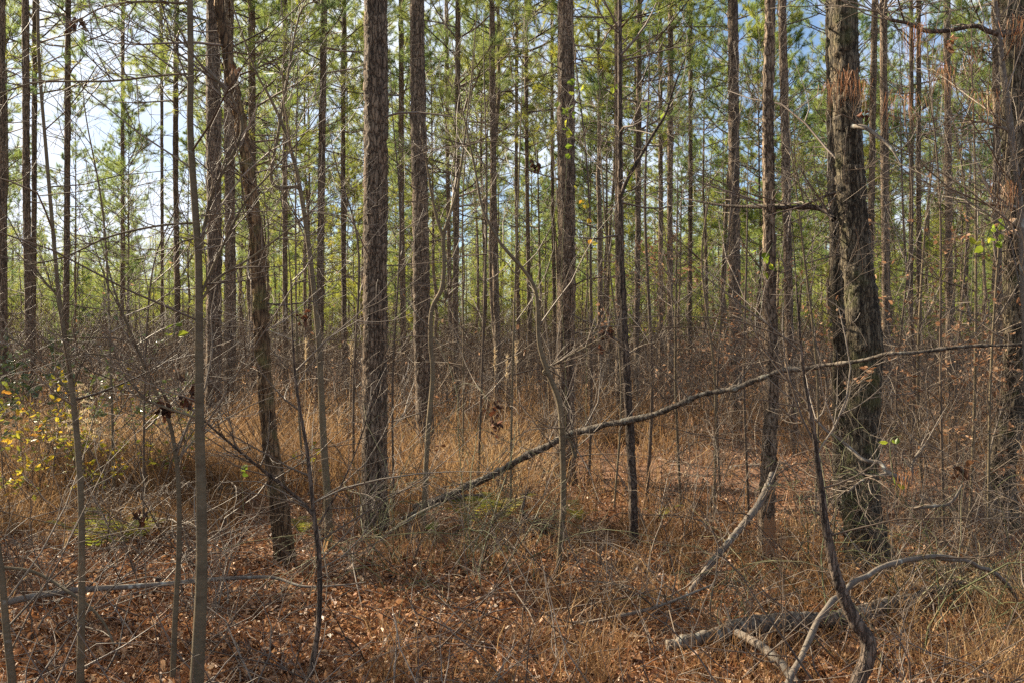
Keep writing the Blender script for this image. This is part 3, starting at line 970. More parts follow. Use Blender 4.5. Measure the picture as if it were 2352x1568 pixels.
def distant_woods():
    """everything beyond: trunks and crowns that merge into one green mass"""
    rng = np.random.default_rng(22)
    mb = MB()
    n = 700
    d = rng.uniform(77, 140, n)
    x = rng.uniform(-0.66, 0.66, n) * d
    C, Dd = [], []
    for i in range(n):
        h = rng.uniform(9, 17) * (0.68 if x[i] / d[i] < -0.28 else 0.9); b0 = rng.uniform(0.14, 0.45) * h
        g = float(gz(x[i], d[i]))
        z = np.array([0, h * 0.5, h])
        mb.tubes(np.stack([np.full(3, x[i]), np.full(3, d[i]), g + z], 1), np.array([0.10, 0.08, 0.02]), 4, 1)
        m = 250
        t_ = rng.uniform(0, 1, m) ** 0.8
        r_ = 1.9 * (1 - 0.75 * t_) * np.sqrt(rng.uniform(0.05, 1, m)) * rng.uniform(0.6, 1.3)
        a_ = rng.uniform(0, TAU, m)
        C.append(np.stack([x[i] + r_ * np.cos(a_), d[i] + r_ * np.sin(a_), g + b0 + (h - b0) * t_], 1))
    C = np.concatenate(C)
    m = 9
    CC = np.repeat(C, m, 0) + rng.normal(0, 0.1, (len(C) * m, 3))
    DD = rng.normal(0, 1, CC.shape); DD[:, 2] += 0.4
    DD /= np.linalg.norm(DD, axis=1, keepdims=True)
    tris(mb, CC, DD, rng.uniform(0.18, 0.34, len(CC)), np.full(len(CC), 0.035), rng, 0)
    tag(mb.build('distant_woods', [M_NEEDLE, M_PINE_FAR]), 'far green pine wood merging into one mass behind the trunks', 'woods', kind='stuff')


distant_woods()


# ------------------------------------------------------------------ saplings, limbs and vines traced one by one
def stem_thing(name, label, cat, pts, d, mat, ground=True, twigs=0, twigL=(0.5, 1.4), zr=(0.3, 3.5), sides=9, seed=0, branches=(), extend=0.0, tw_r=(0.003, 0.007), tdepth=2, kids=4, up=0.05, part='stem', crook=0.24, cap=False, group=None, amp=0.0, bias=None, thin=1.0, wander=0.0):
    rng = np.random.default_rng(seed + 500)
    P = hero_pts(pts, d)
    if ground:
        P[0, 2] = float(gz(P[0, 0], P[0, 1])) - 0.03
    base = P[0, :3].copy()
    if ground:
        base[2] += 0.03
    if extend:
        dd = unit(P[-1, :3] - P[-2, :3])
        for f_ in (0.5, 1.0):
            P = np.vstack([P, [*(P[len(P) - 1, :3] + unit(dd + np.array([0, 0, 0.4])) * extend * 0.5), P[-1, 3] * 0.6]])
    P[:, :3] -= base
    P[:, 3] *= thin
    A = spline(P, max(16, int(len(P) * 12)))
    if wander:
        nk = max(4, len(A) // 5)
        kn = rng.normal(0, wander, (nk, 3))
        A[:, :3] += np.stack([np.interp(np.linspace(0, nk - 1, len(A)), np.arange(nk), kn[:, c]) for c in range(3)], 1)
        A[:, 3] *= 1 + 0.12 * np.interp(np.linspace(0, nk - 1, len(A)), np.arange(nk), rng.normal(0, 1, nk))
    t_ = thing(name, base, label, cat, group)
    mb = MB()
    if amp:
        jit = rng.normal(0, amp, A.shape[0])
        A[:, 3] = np.maximum(A[:, 3] + jit, A[:, 3] * 0.7)
    mb.tubes(A[:, :3], A[:, 3], sides, 0, cap)
    out = []
    for _ in range(twigs):
        z = rng.uniform(*zr)
        i = int(np.argmin(np.abs(A[:, 2] - z) + rng.uniform(0, 0.2, len(A))))
        az = rng.uniform(0, TAU)
        el = math.radians(rng.uniform(5, 60))
        dv = np.array([math.cos(az) * math.cos(el), math.sin(az) * math.cos(el) * 0.8, math.sin(el)])
        if bias is not None:
            dv = dv + np.array(bias)
        grow(out, A[i, :3], dv, rng.uniform(*twigL), min(A[i, 3] * 0.7, rng.uniform(*tw_r)), tdepth, rng, crook=crook, up=up, kids=kids, spread=(25, 60))
    put(mb, out, 4, 1, 0.0012)
    mb.build(part, [mat, M_TWIG], t_)
    for bpts in branches:
        B = hero_pts(bpts, d)
        B[:, :3] -= base
        Bs = spline(B, max(14, len(B) * 9))
        m2 = MB()
        m2.tubes(Bs[:, :3], Bs[:, 3], 7, 0)
        o2 = []
        for _ in range(int(len(Bs) * 0.45)):
            i = int(rng.integers(2, len(Bs)))
            dr = unit(Bs[min(i + 1, len(Bs) - 1), :3] - Bs[i - 1, :3])
            grow(o2, Bs[i, :3], unit(dr + rng.normal(0, 0.7, 3)), rng.uniform(0.12, 0.5), min(Bs[i, 3] * 0.6, 0.004), 1, rng, crook=0.25, up=up, kids=2.5)
        put(m2, o2, 4, 1, 0.001)
        m2.build('branch', [mat, M_TWIG], t_)
    return t_, A, base


# branches are given tip first (they are reversed like stems, so the last point is where they leave the stem)
stem_thing('smooth_sapling', 'smooth grey olive sapling, nearest tall stem on the left', 'sapling',
           [(436, -30, 13), (438, 150, 14), (437, 300, 15), (448, 480, 16), (456, 600, 17), (457, 800, 19), (459, 1000, 22), (463, 1200, 24), (462, 1350, 27), (452, 1568, 32), (450, 1640, 34)], 4.3, M_SMOOTH,
           twigs=18, twigL=(0.6, 1.6), zr=(1.2, 4.6), sides=14, seed=1, extend=2.2, kids=4,
           branches=[[(405, 55, 4), (450, 135, 5), (525, 215, 6), (556, 285, 7), (540, 345, 8), (490, 440, 8), (465, 545, 9), (458, 590, 9)],
                     [(0, 215, 3), (90, 190, 4), (250, 187, 5), (360, 175, 5), (432, 170, 6)],
                     [(170, 55, 3), (230, 20, 4), (310, 5, 5), (430, 8, 6)],
                     [(60, 610, 3), (150, 590, 4), (250, 545, 5), (360, 520, 5), (450, 512, 6)],
                     [(300, 899, 4), (350, 925, 5), (450, 959, 6), (490, 984, 7)][:3] + [(458, 962, 7)],
                     [(360, 610, 2), (380, 590, 3), (410, 560, 4), (445, 548, 5)],
                     [(740, 250, 2), (690, 320, 3), (620, 400, 4), (560, 470, 5), (500, 590, 6), (460, 680, 7)],
                     [(735, 470, 3), (660, 530, 4), (580, 590, 5), (500, 640, 6), (462, 690, 7)]])
stem_thing('slim_sapling', 'thin crooked sapling rising through the left quarter, second stem from the left', 'sapling',
           [(86, -20, 7), (90, 150, 7), (106, 350, 8), (124, 560, 9), (135, 680, 10), (152, 800, 11), (166, 900, 13), (178, 1020, 14), (186, 1150, 14), (188, 1350, 16), (184, 1568, 18), (184, 1650, 19)], 4.5, M_SMOOTH,
           twigs=10, twigL=(0.4, 1.2), zr=(1.0, 4.2), sides=11, seed=2, extend=1.5,
           branches=[[(260, 700, 2), (220, 750, 3), (190, 820, 4), (168, 890, 5)], [(0, 760, 3), (60, 800, 4), (120, 850, 5), (160, 905, 6)], [(330, 850, 2), (260, 820, 3), (200, 812, 4), (158, 815, 5)], [(12, 490, 3), (50, 560, 3), (90, 630, 4), (132, 680, 5)]])
stem_thing('thin_sapling', 'thin grey sapling between the crooked sapling and the smooth sapling', 'sapling',
           [(270, 690, 5), (315, 800, 6), (348, 880, 7), (386, 960, 9), (404, 1050, 10), (411, 1150, 11), (410, 1280, 12), (402, 1420, 13), (396, 1568, 14), (394, 1630, 14)], 4.6, M_SMOOTH,
           twigs=8, twigL=(0.3, 0.9), zr=(0.6, 1.8), sides=9, seed=3, extend=0.4, branches=[[(520, 920, 2), (470, 960, 3), (430, 1010, 4), (408, 1065, 6)]])
stem_thing('slim_sapling', 'grey sapling with a peeling pale foot at the bottom left corner', 'sapling',
           [(-30, 1000, 8), (-12, 1200, 11), (4, 1320, 14), (14, 1440, 16), (28, 1568, 19), (34, 1640, 20)], 4.2, M_SMOOTH, twigs=4, zr=(0.3, 1.0), sides=10, seed=4)
stem_thing('forked_sapling', 'thin dark sapling in front of the thick scaly pine on its left, forking low', 'sapling',
           [(668, 640, 4), (672, 780, 5), (682, 900, 7), (705, 1034, 9), (720, 1174, 10), (733, 1284, 12), (731, 1434, 13), (708, 1568, 15), (700, 1630, 15)], 4.7, M_DARK,
           twigs=12, twigL=(0.4, 1.1), zr=(0.5, 2.0), sides=9, seed=5,
           branches=[[(430, 930, 3), (490, 984, 5), (550, 1035, 6), (610, 1084, 7), (680, 1140, 8), (722, 1184, 9)], [(860, 900, 2), (830, 1000, 3), (790, 1100, 4), (735, 1200, 6)]])
stem_thing('leaning_sapling', 'leaning slim sapling between the leaning ruddy tree and the thick scaly pine', 'sapling',
           [(582, 150, 5), (615, 215, 6), (650, 290, 8), (675, 370, 9), (690, 440, 10), (707, 550, 11), (720, 660, 12), (732, 790, 13), (740, 950, 15), (746, 1060, 17), (753, 1150, 18), (756, 1240, 20)], 7.6, M_SMOOTH,
           twigs=12, twigL=(0.5, 1.4), zr=(1.8, 4.0), sides=9, seed=6, extend=1.5, branches=[[(735, 0, 3), (690, 30, 4), (660, 180, 6), (640, 300, 7), (625, 420, 8), (602, 640, 9), (596, 860, 10)][:5] + [(690, 430, 8)]])
stem_thing('forked_sapling', 'pale wavy sapling forked like a Y in front of the straight dark pine', 'sapling',
           [(1084, 165, 3), (1075, 250, 4), (1062, 360, 5), (1049, 440, 6), (1033, 495, 7), (1019, 545, 9), (1020, 610, 9), (1014, 665, 10), (992, 712, 10), (989, 784, 11), (994, 860, 11), (984, 980, 12), (977, 1100, 12), (970, 1240, 14)], 8.0, M_SMOOTH,
           twigs=9, twigL=(0.3, 0.9), zr=(1.6, 3.6), sides=9, seed=7, extend=0.6, branches=[[(970, 318, 4), (984, 400, 5), (990, 440, 6), (1003, 500, 7), (1019, 548, 8)], [(1050, 635, 2), (1035, 655, 4), (1022, 690, 4), (1006, 690, 5)]])
stem_thing('bent_sapling', 'bent slim sapling in front of the vine clad pine with a zigzag top', 'sapling',
           [(1062, 250, 3), (1079, 330, 4), (1095, 410, 5), (1109, 480, 6), (1144, 550, 7), (1180, 595, 8), (1206, 625, 8), (1232, 675, 9), (1238, 784, 10), (1257, 850, 12), (1284, 920, 14), (1291, 1000, 14), (1294, 1134, 14), (1289, 1234, 14), (1279, 1330, 13)], 6.6, M_SMOOTH,
           twigs=14, twigL=(0.3, 1.1), zr=(0.8, 3.2), sides=9, seed=8, extend=0.8, branches=[[(1390, 770, 3), (1340, 800, 4), (1250, 850, 5), (1180, 880, 6), (1100, 960, 6), (1040, 1010, 6)][:3] + [(1262, 862, 6)], [(1325, 1010, 4), (1322, 1050, 7), (1310, 1010, 8), (1296, 1002, 9)]])
stem_thing('twisted_stem', 'dark twisted vine like stem snaking up at the bottom right', 'sapling',
           [(1838, 780, 6), (1846, 860, 8), (1858, 930, 10), (1868, 984, 11), (1878, 1060, 13), (1888, 1134, 16), (1894, 1190, 19), (1903, 1240, 21), (1918, 1310, 24), (1938, 1370, 28), (1964, 1425, 32), (1994, 1472, 36), (1990, 1520, 36), (1968, 1575, 36), (1962, 1640, 38)], 4.3, M_DARK,
           twigs=9, twigL=(0.3, 0.9), zr=(0.7, 1.7), sides=12, seed=9, extend=0.5, amp=0.0012)
stem_thing('pale_sapling', 'smooth pale sunlit sapling leaning at the upper right edge', 'sapling',
           [(2283, -20, 10), (2292, 60, 11), (2304, 160, 12), (2316, 250, 14), (2326, 340, 15), (2338, 430, 15), (2345, 520, 16), (2352, 640, 17), (2362, 900, 20), (2370, 1300, 24), (2372, 1420, 25)], 5.6, M_DEAD,
           twigs=24, twigL=(0.5, 1.4), zr=(1.7, 3.6), sides=11, seed=10, extend=1.0, bias=(-0.5, 0, 0), branches=[[(2200, 295, 3), (2250, 280, 5), (2290, 290, 6), (2322, 302, 8)], [(2270, 430, 3), (2300, 460, 5), (2330, 475, 6), (2346, 472, 7)]])
# fallen and bent wood
stem_thing('leaning_dead_trunk', 'long grey fallen limb slanting up across the centre to the right edge', 'fallen limb',
           [(2420, 785, 8, 6.2), (2300, 795, 10, 6.3), (2180, 800, 12, 6.4), (2060, 812, 13, 6.5), (1960, 832, 14, 6.7), (1860, 845, 15, 6.9), (1780, 855, 17, 7.0), (1700, 887, 18, 7.2), (1590, 915, 19, 7.4), (1490, 955, 20, 7.6), (1385, 975, 21, 7.8), (1280, 1012, 22, 8.0), (1180, 1064, 23, 8.2), (1085, 1112, 25, 8.4), (1000, 1150, 25, 8.5), (940, 1185, 22, 8.6), (890, 1215, 18, 8.7)], 8, M_LIMB,
           twigs=30, twigL=(0.3, 1.1), zr=(0.15, 1.7), sides=11, seed=11, part='limb', cap=True, amp=0.003, thin=0.68, wander=0.006)
stem_thing('fallen_log', 'grey lichen covered log lying among grass at the bottom right', 'log',
           [(2240, 1330, 18, 6.3), (2118, 1364, 28, 5.95), (2018, 1396, 34, 5.6), (1930, 1412, 40, 5.45), (1868, 1420, 44, 5.35), (1768, 1432, 48, 5.22), (1693, 1442, 46, 5.15), (1610, 1462, 40, 5.0), (1530, 1480, 30, 4.95)], 5.6, M_LIMB, ground=False,
           sides=14, seed=12, part='log', cap=True, amp=0.004, wander=0.007, thin=0.88, twigs=5, twigL=(0.1, 0.4), zr=(0.0, 0.2))
stem_thing('fallen_branch', 'whitish lichened branch stub running down from the log', 'fallen branch',
           [(1693, 1452, 18, 5.05), (1730, 1472, 20, 4.9), (1762, 1494, 22, 4.75), (1795, 1526, 24, 4.6), (1830, 1572, 22, 4.45)], 5, M_DEAD, ground=False, sides=10, seed=13, part='limb', cap=True, twigs=3, twigL=(0.2, 0.5), zr=(0, 0.3))
stem_thing('arched_stem', 'smooth grey bare stem arched like a bow at the bottom right', 'bent stem',
           [(2362, 1450, 9, 5.6), (2346, 1400, 10, 5.6), (2322, 1352, 11, 5.55), (2278, 1314, 12, 5.4), (2225, 1290, 13, 5.3), (2168, 1280, 14, 5.2), (2105, 1283, 15, 5.1), (2043, 1296, 15, 5.0), (1990, 1320, 15, 4.9), (1948, 1349, 15, 4.8), (1910, 1382, 16, 4.7), (1882, 1420, 16, 4.65), (1848, 1490, 17, 4.55), (1808, 1575, 18, 4.35), (1790, 1640, 18, 4.25)], 5, M_DEAD,
           sides=11, seed=14, thin=0.85, wander=0.004, twigs=3, twigL=(0.2, 0.5), zr=(0.3, 0.7))
stem_thing('dead_limb', 'broken grey limb propped against the pine with bare wood', 'fallen branch',
           [(1775, 1086, 14, 7.0), (1762, 1120, 17, 6.95), (1743, 1158, 18, 6.9), (1718, 1190, 17, 6.85), (1693, 1221, 16, 6.8), (1643, 1281, 15, 6.6), (1605, 1330, 12, 6.4), (1568, 1376, 10, 6.1), (1530, 1420, 8, 5.8)], 6.5, M_DEAD, sides=10, seed=15, part='limb', cap=True, twigs=10, twigL=(0.2, 0.7), zr=(0.05, 0.7), amp=0.0015)
stem_thing('fallen_branch', 'long straight grey branch lying low across the bottom left', 'fallen branch',
           [(840, 1336, 3, 6.0), (790, 1342, 4, 6.0), (700, 1346, 6, 6.0), (640, 1328, 7, 6.1), (600, 1324, 8, 6.1), (480, 1330, 10, 6.05), (400, 1338, 11, 5.9), (300, 1346, 12, 5.8), (200, 1352, 14, 5.7), (130, 1360, 15, 5.6), (60, 1372, 16, 5.5), (10, 1384, 17, 5.4)], 5.8, M_DEAD, ground=False, sides=9, seed=16, part='limb', cap=True, twigs=5, twigL=(0.2, 0.5), zr=(0.1, 0.2))
stem_thing('thin_branch', 'thin drooping grey stem crossing above the straight branch at bottom left', 'fallen branch',
           [(0, 1302, 8, 4.9), (60, 1308, 8, 4.9), (105, 1325, 8, 4.9), (160, 1360, 8, 4.8), (205, 1392, 7, 4.8), (240, 1432, 6, 4.75), (262, 1480, 5, 4.7)], 4.8, M_SMOOTH, ground=False, sides=7, seed=17, part='limb', twigs=4, twigL=(0.2, 0.5), zr=(0, 0.3))
stem_thing('dead_branch', 'white bleached forked branch in front of the thick oak base', 'dead branch',
           [(1872, 962, 5, 5.9), (1900, 990, 6, 5.9), (1930, 1010, 7, 5.9), (1960, 1035, 8, 5.85), (1985, 1056, 9, 5.8), (2020, 1062, 10, 5.75), (2040, 1085, 11, 5.7), (2070, 1098, 12, 5.7), (2094, 1112, 12, 5.7)], 5.8, M_DEAD, ground=False, sides=8, seed=18, part='limb', twigs=6, twigL=(0.2, 0.6), zr=(0, 0.5),
           branches=[[(1950, 1128, 4, 5.7), (1975, 1106, 5, 5.7), (2008, 1093, 6, 5.7), (2040, 1086, 7, 5.7)], [(2130, 1000, 3, 5.7), (2165, 960, 3, 5.7), (2125, 1020, 6, 5.7), (2098, 1060, 7, 5.7), (2093, 1110, 8, 5.7)][2:]])
stem_thing('dead_branch', 'short white bleached twig right of the thick oak base', 'dead branch',
           [(2210, 1112, 4), (2195, 1140, 6), (2175, 1158, 7), (2140, 1162, 8), (2100, 1166, 8)], 5.4, M_DEAD, ground=False, sides=7, seed=19, part='limb', twigs=2, twigL=(0.1, 0.2), zr=(-0.1, 0.1))
stem_thing('broken_branch', 'pale crooked limb growing from the right flank of the thick oak', 'dead branch',
           [(2070, 380, 3, 6.6), (2050, 345, 6, 6.65), (2030, 325, 8, 6.7), (2005, 305, 10, 6.75), (1985, 293, 11, 6.8), (1958, 291, 11, 6.9)], 6.8, M_DEAD, ground=False, sides=8, seed=20, part='limb', twigs=4, twigL=(0.2, 0.6), zr=(-0.4, 0.1))
stem_thing('oak_limb', 'dark crooked limb reaching left from the thick oak at mid height', 'dead branch',
           [(1560, 455, 2, 8.2), (1600, 462, 4, 8.0), (1660, 472, 6, 7.8), (1740, 476, 8, 7.5), (1800, 478, 10, 7.3), (1860, 476, 12, 7.2), (1895, 484, 13, 7.1), (1915, 505, 14, 7.0)], 7.2, M_DARK, ground=False, sides=8, seed=21, part='limb', twigs=14, twigL=(0.3, 0.9), zr=(-0.1, 0.2))
stem_thing('oak_limb', 'dark bent limb arching high across the upper right corner', 'dead branch',
           [(2010, 25, 4, 5.9), (2045, 45, 8, 5.8), (2090, 55, 9, 5.8), (2130, 72, 10, 5.7), (2180, 70, 11, 5.7), (2240, 60, 11, 5.6), (2270, 72, 12, 5.6), (2310, 80, 13, 5.6), (2370, 62, 14, 5.6), (2440, 40, 15, 5.6)], 5.7, M_DARK, ground=False, sides=8, seed=22, part='limb', twigs=30, twigL=(0.3, 1.0), zr=(-0.1, 0.4), up=-0.02)
stem_thing('dark_limb', 'dark forked limb curving up from the forked dark trunk to the right', 'dead branch',
           [(1575, 130, 3), (1545, 210, 5), (1530, 260, 6), (1500, 310, 7), (1468, 365, 8), (1440, 415, 9), (1427, 448, 10)], 7.7, M_DARK, ground=False, sides=8, seed=23, part='limb', twigs=10, twigL=(0.3, 0.8), zr=(0, 1.0))
stem_thing('fallen_limb', 'short dark rotten limb lying under the slanting grey limb', 'fallen branch',
           [(1125, 1135, 8, 9.2), (1090, 1140, 14, 9.0), (1040, 1143, 16, 8.8), (990, 1152, 17, 8.7), (950, 1165, 16, 8.6)], 9, M_DARK, ground=False, sides=9, seed=24, part='limb', cap=True, amp=0.003)
stem_thing('fallen_branch', 'pale straight stick slanting down to the foot of the thick scaly pine', 'fallen branch',
           [(1010, 1155, 6, 7.5), (960, 1180, 9, 7.6), (905, 1215, 10, 7.7), (880, 1235, 9, 7.7)], 7.6, M_DEAD, ground=False, sides=8, seed=25, part='limb', cap=True)
stem_thing('fallen_branch', 'forked bleached stick lying right of the bottom centre', 'fallen branch',
           [(1640, 1340, 4, 5.6), (1580, 1365, 6, 5.5), (1510, 1392, 7, 5.5), (1440, 1410, 8, 5.5), (1370, 1424, 8, 5.5), (1310, 1430, 8, 5.45)], 5.5, M_DEAD, ground=False, sides=8, seed=26, part='limb', cap=True, twigs=6, twigL=(0.2, 0.5), zr=(-0.1, 0.2))
stem_thing('fallen_branch', 'bark covered log lying in leaves behind the pine with bare wood', 'log',
           [(1800, 1068, 20, 12.2), (1740, 1074, 24, 12.1), (1680, 1078, 22, 12.0)], 12, M_DEAD, ground=False, sides=9, seed=27, part='limb', cap=True)

# thin hardwoods and tall saplings farther back that thread between the pines
MIDS = [((1345, 1352), 6, 11, 'needle thin sapling just right of the vine clad pine'), ((1400, 1410), 5, 9.5, 'needle thin sapling just left of the forked dark trunk'),
        ((1110, 1096), 6, 10, 'needle thin straight sapling in the gap right of the pale forked sapling'), ((1075, 1061), 4, 11, 'wispy sapling beside the needle thin straight sapling at centre'),
        ((1490, 1484), 8, 10, 'dark thin sapling right of the forked dark trunk'), ((1610, 1640), 6, 9, 'thin bent sapling under the tan leaved young tree'), ((1700, 1722), 6, 8.5, 'thin grey sapling left of the pine with bare wood'),
        ((1850, 1872), 6, 9, 'thin grey sapling left of the thick oak'), ((2070, 2080), 7, 10, 'thin pale sapling right of the thick oak foot'), ((2130, 2122), 7, 9, 'thin crooked sapling midway to the right edge'), ((2215, 2200), 6, 11, 'thin pale sapling left of the crooked tree at the right edge'),
        ((235, 262), 6, 9.5, 'thin sapling behind the second stem from the left'), ((345, 330), 5, 8, 'wispy sapling left of the smooth sapling'), ((690, 700), 5, 10, 'wispy sapling between the leaning tree and the scaly pine'), ((800, 812), 6, 10.5, 'thin sapling just left of the thick scaly pine'),
        ((2240, 2225), 7, 8.0, 'thin pale sapling amid the tan leaved bush on the right'), ((2155, 2170), 6, 7.4, 'thin sapling in front of the tan leaved bush on the right'), ((2300, 2270), 6, 7.0, 'thin crooked sapling in front of the crooked tree at the right edge'), ((2085, 2060), 5, 8.8, 'wispy sapling close to the right flank of the thick oak'), ((1560, 1565), 6, 9.5, 'thin sapling beside the small fern right of the forked dark trunk'), ((1660, 1655), 5, 10.5, 'wispy pale sapling left of the sunlit grey pine'), ((1180, 1172), 5, 9.0, 'wispy sapling behind the slanting fallen limb at centre'), ((915, 905), 5, 9.2, 'wispy sapling between the thick scaly pine and the straight dark pine')]
for q, (uu, w, d, lab) in enumerate(MIDS):
    vb = 784 + 1.6 * F / d
    rng = np.random.default_rng(900 + q)
    hgt = rng.uniform(120, 480)
    jj = rng.normal(0, 12, 3)
    stem_thing('thin_sapling', lab, 'sapling', [(uu[0] + jj[0] * 2, hgt, w * 0.5), (uu[0] + jj[1], hgt * 0.5 + 380, w * 0.8), (uu[1] + jj[2], 880, w), (uu[1], vb, w * 1.15)], d, M_SMOOTH if q % 2 else M_THICK, twigs=22, twigL=(0.4, 1.4), zr=(0.7, 4.2), sides=7, seed=60 + q, extend=0.7)


# ------------------------------------------------------------------ leafless shrubs
def shrub_mesh(seed, stems, L, leafy_=0):
    rng = np.random.default_rng(seed)
    mb = MB()
    out = []
    for _ in range(stems):
        az = rng.uniform(0, TAU); el = math.radians(rng.uniform(38, 86))
        d = np.array([math.cos(az) * math.cos(el), math.sin(az) * math.cos(el), math.sin(el)])
        grow(out, (rng.normal(0, 0.07), rng.normal(0, 0.07), -0.02), d, L * rng.uniform(0.6, 1.15), rng.uniform(0.003, 0.007), 2, rng, crook=0.46, up=-0.01, kids=5, spread=(25, 65), shrink=(0.3, 0.6), K=7)
    put(mb, out, 4, 0, 0.0012)
    o = mb.build('stems', M_TWIG)
    tips = np.array([q[0][-1] for q in out]); dirs = np.array([q[0][-1] - q[0][-2] for q in out])
    me = o.data
    bpy.data.objects.remove(o)
    return me, tips, dirs


SHRUBS = [shrub_mesh(300 + k, s_, L)[0] for k, (s_, L) in enumerate([(5, 1.3), (4, 1.6), (7, 1.0), (3, 1.9), (6, 1.4), (4, 1.1)])]


def shrubs():
    rng = np.random.default_rng(31)
    spots = []
    for _ in range(4000):
        if len(spots) >= 80:
            break
        d = rng.uniform(1 / 22, 1 / 4.9) ** -1
        u = rng.uniform(-0.56, 0.56)
        if d < 7 and -0.2 < u < 0.2 and rng.uniform() < 0.55:
            continue
        x = u * d
        if all((x - a_) ** 2 + (d - b_) ** 2 > (0.28 + 0.03 * d) ** 2 for a_, b_, _ in spots):
            spots.append((x, d, 1176 + u * F))
    by = {}
    for i, (x, d, uu) in enumerate(spots):
        lm = min(LAND, key=lambda q: abs(q[0] - uu) + 14 * abs(q[1] - d))
        du = uu - lm[0]
        rel = 'in front of' if d < lm[1] - 0.7 and abs(du) < 90 else ('behind' if d > lm[1] + 0.7 and abs(du) < 90 else ('left of' if du < 0 else 'right of'))
        by.setdefault((rel, lm[2]), []).append((d, i))
    lab = {}
    for (rel, nm), lst in by.items():
        lst.sort()
        for k, (d, i) in enumerate(lst):
            if len(lst) == 1:
                lab[i] = (f'leafless twiggy shrub {rel} {nm}', 'leafless shrubs in the understory')
            elif k == 0:
                lab[i] = (f'leafless shrub {rel} {nm}, nearest one there', 'leafless shrubs in the understory')
            elif k == len(lst) - 1:
                lab[i] = (f'leafless shrub {rel} {nm}, farthest one there', 'leafless shrubs in the understory')
            else:
                lab[i] = (f'leafless twiggy shrub amid others {rel} {nm}', f'leafless shrubs {rel} {nm}')
    for i, (x, d, uu) in enumerate(spots):
        sc = rng.uniform(0.75, 1.25) * (0.8 if d < 7 else 1.15)
        t_ = thing('bare_shrub', (x, d, float(gz(x, d))), lab[i][0], 'shrub', lab[i][1])
        t_.rotation_euler = (rng.normal(0, 0.1), rng.normal(0, 0.1), rng.uniform(0, TAU))
        t_.scale = (sc, sc, sc)
        o = bpy.data.objects.new('branch', SHRUBS[int(rng.integers(0, len(SHRUBS)))])
        COL.objects.link(o); o.parent = t_


shrubs()


def leaf_shrub(name, label, cat, u, d, stems, L, mat, nleaf, size, seed, z0=0.25, up=0.02, group=None, leafpart='foliage', smat=None):
    rng = np.random.default_rng(seed)
    x = (u - 1176) / F * d
    t_ = thing(name, (x, d, float(gz(x, d))), label, cat, group)
    out = []
    for _ in range(stems):
        az = rng.uniform(0, TAU); el = math.radians(rng.uniform(45, 85))
        dv = np.array([math.cos(az) * math.cos(el), math.sin(az) * math.cos(el), math.sin(el)])
        grow(out, (rng.normal(0, 0.08), rng.normal(0, 0.08), -0.02), dv, L * rng.uniform(0.7, 1.1), rng.uniform(0.004, 0.007), 2, rng, crook=0.22, up=up, kids=5, shrink=(0.3, 0.6))
    mb = MB(); put(mb, out, 4, 0)
    mb.build('stem', smat or M_TWIG, t_)
    pts = []; dr = []
    for pp, rr in out:
        for k in range(1, len(pp)):
            pts.append(pp[k]); dr.append(pp[k] - pp[k - 1])
    pts = np.array(pts); dr = np.array(dr)
    ok = np.where(pts[:, 2] > z0)[0]
    i = rng.choice(ok, nleaf)
    D = dr[i] / (np.linalg.norm(dr[i], axis=1, keepdims=True) + 1e-9) + rng.normal(0, 0.7, (nleaf, 3))
    D[:, 2] *= 0.5
    mb = MB()
    leaves(mb, pts[i] + rng.normal(0, 0.012, (nleaf, 3)), D, size * rng.uniform(0.6, 1.2, nleaf), rng, width=0.5, curl=0.12)
    mb.build(leafpart, mat, t_)


leaf_shrub('yellow_shrub', 'shrub of bright yellow leaves at the left edge by the tall grass', 'shrub', 70, 9.5, 7, 1.25, M_YELLOW, 380, 0.062, 41)
leaf_shrub('yellow_shrub', 'low yellow and orange leaved shrub beside the crooked sapling', 'shrub', 190, 9.0, 6, 1.0, M_YELLOW, 260, 0.058, 42)
leaf_shrub('yellow_shrub', 'sparse yellow leaved shrub left of the smooth sapling', 'shrub', 320, 9.8, 6, 1.1, M_YELLOW, 220, 0.056, 43)
leaf_shrub('yellow_shrub', 'small yellowing shrub near the foot of the leaning ruddy tree', 'shrub', 690, 9.6, 3, 0.7, M_YELLOW, 26, 0.06, 44)
leaf_shrub('evergreen_shrub', 'evergreen shrub with glinting leaves at the left edge', 'shrub', 15, 11, 7, 2.0, M_EVER, 900, 0.075, 45, 0.5)
leaf_shrub('evergreen_shrub', 'dim evergreen bush behind the yellow leaved shrubs', 'shrub', 240, 13.5, 6, 1.6, M_EVER, 500, 0.075, 46, 0.4)
leaf_shrub('beech_sapling', 'young beech keeping its pinkish tan leaves, right of centre', 'sapling', 1620, 15, 5, 2.6, M_TAN, 1300, 0.06, 47, 0.9, 0.06)
leaf_shrub('beech_sapling', 'broad tan leaved bush between the thick oak and the right edge', 'sapling', 2180, 8.5, 10, 2.9, M_TAN, 1700, 0.05, 48, 0.5, 0.05)
leaf_shrub('beech_sapling', 'small tan leaved sapling hidden behind the thick oak', 'sapling', 1860, 12, 4, 2.8, M_TAN, 330, 0.055, 49, 1.3, 0.08)
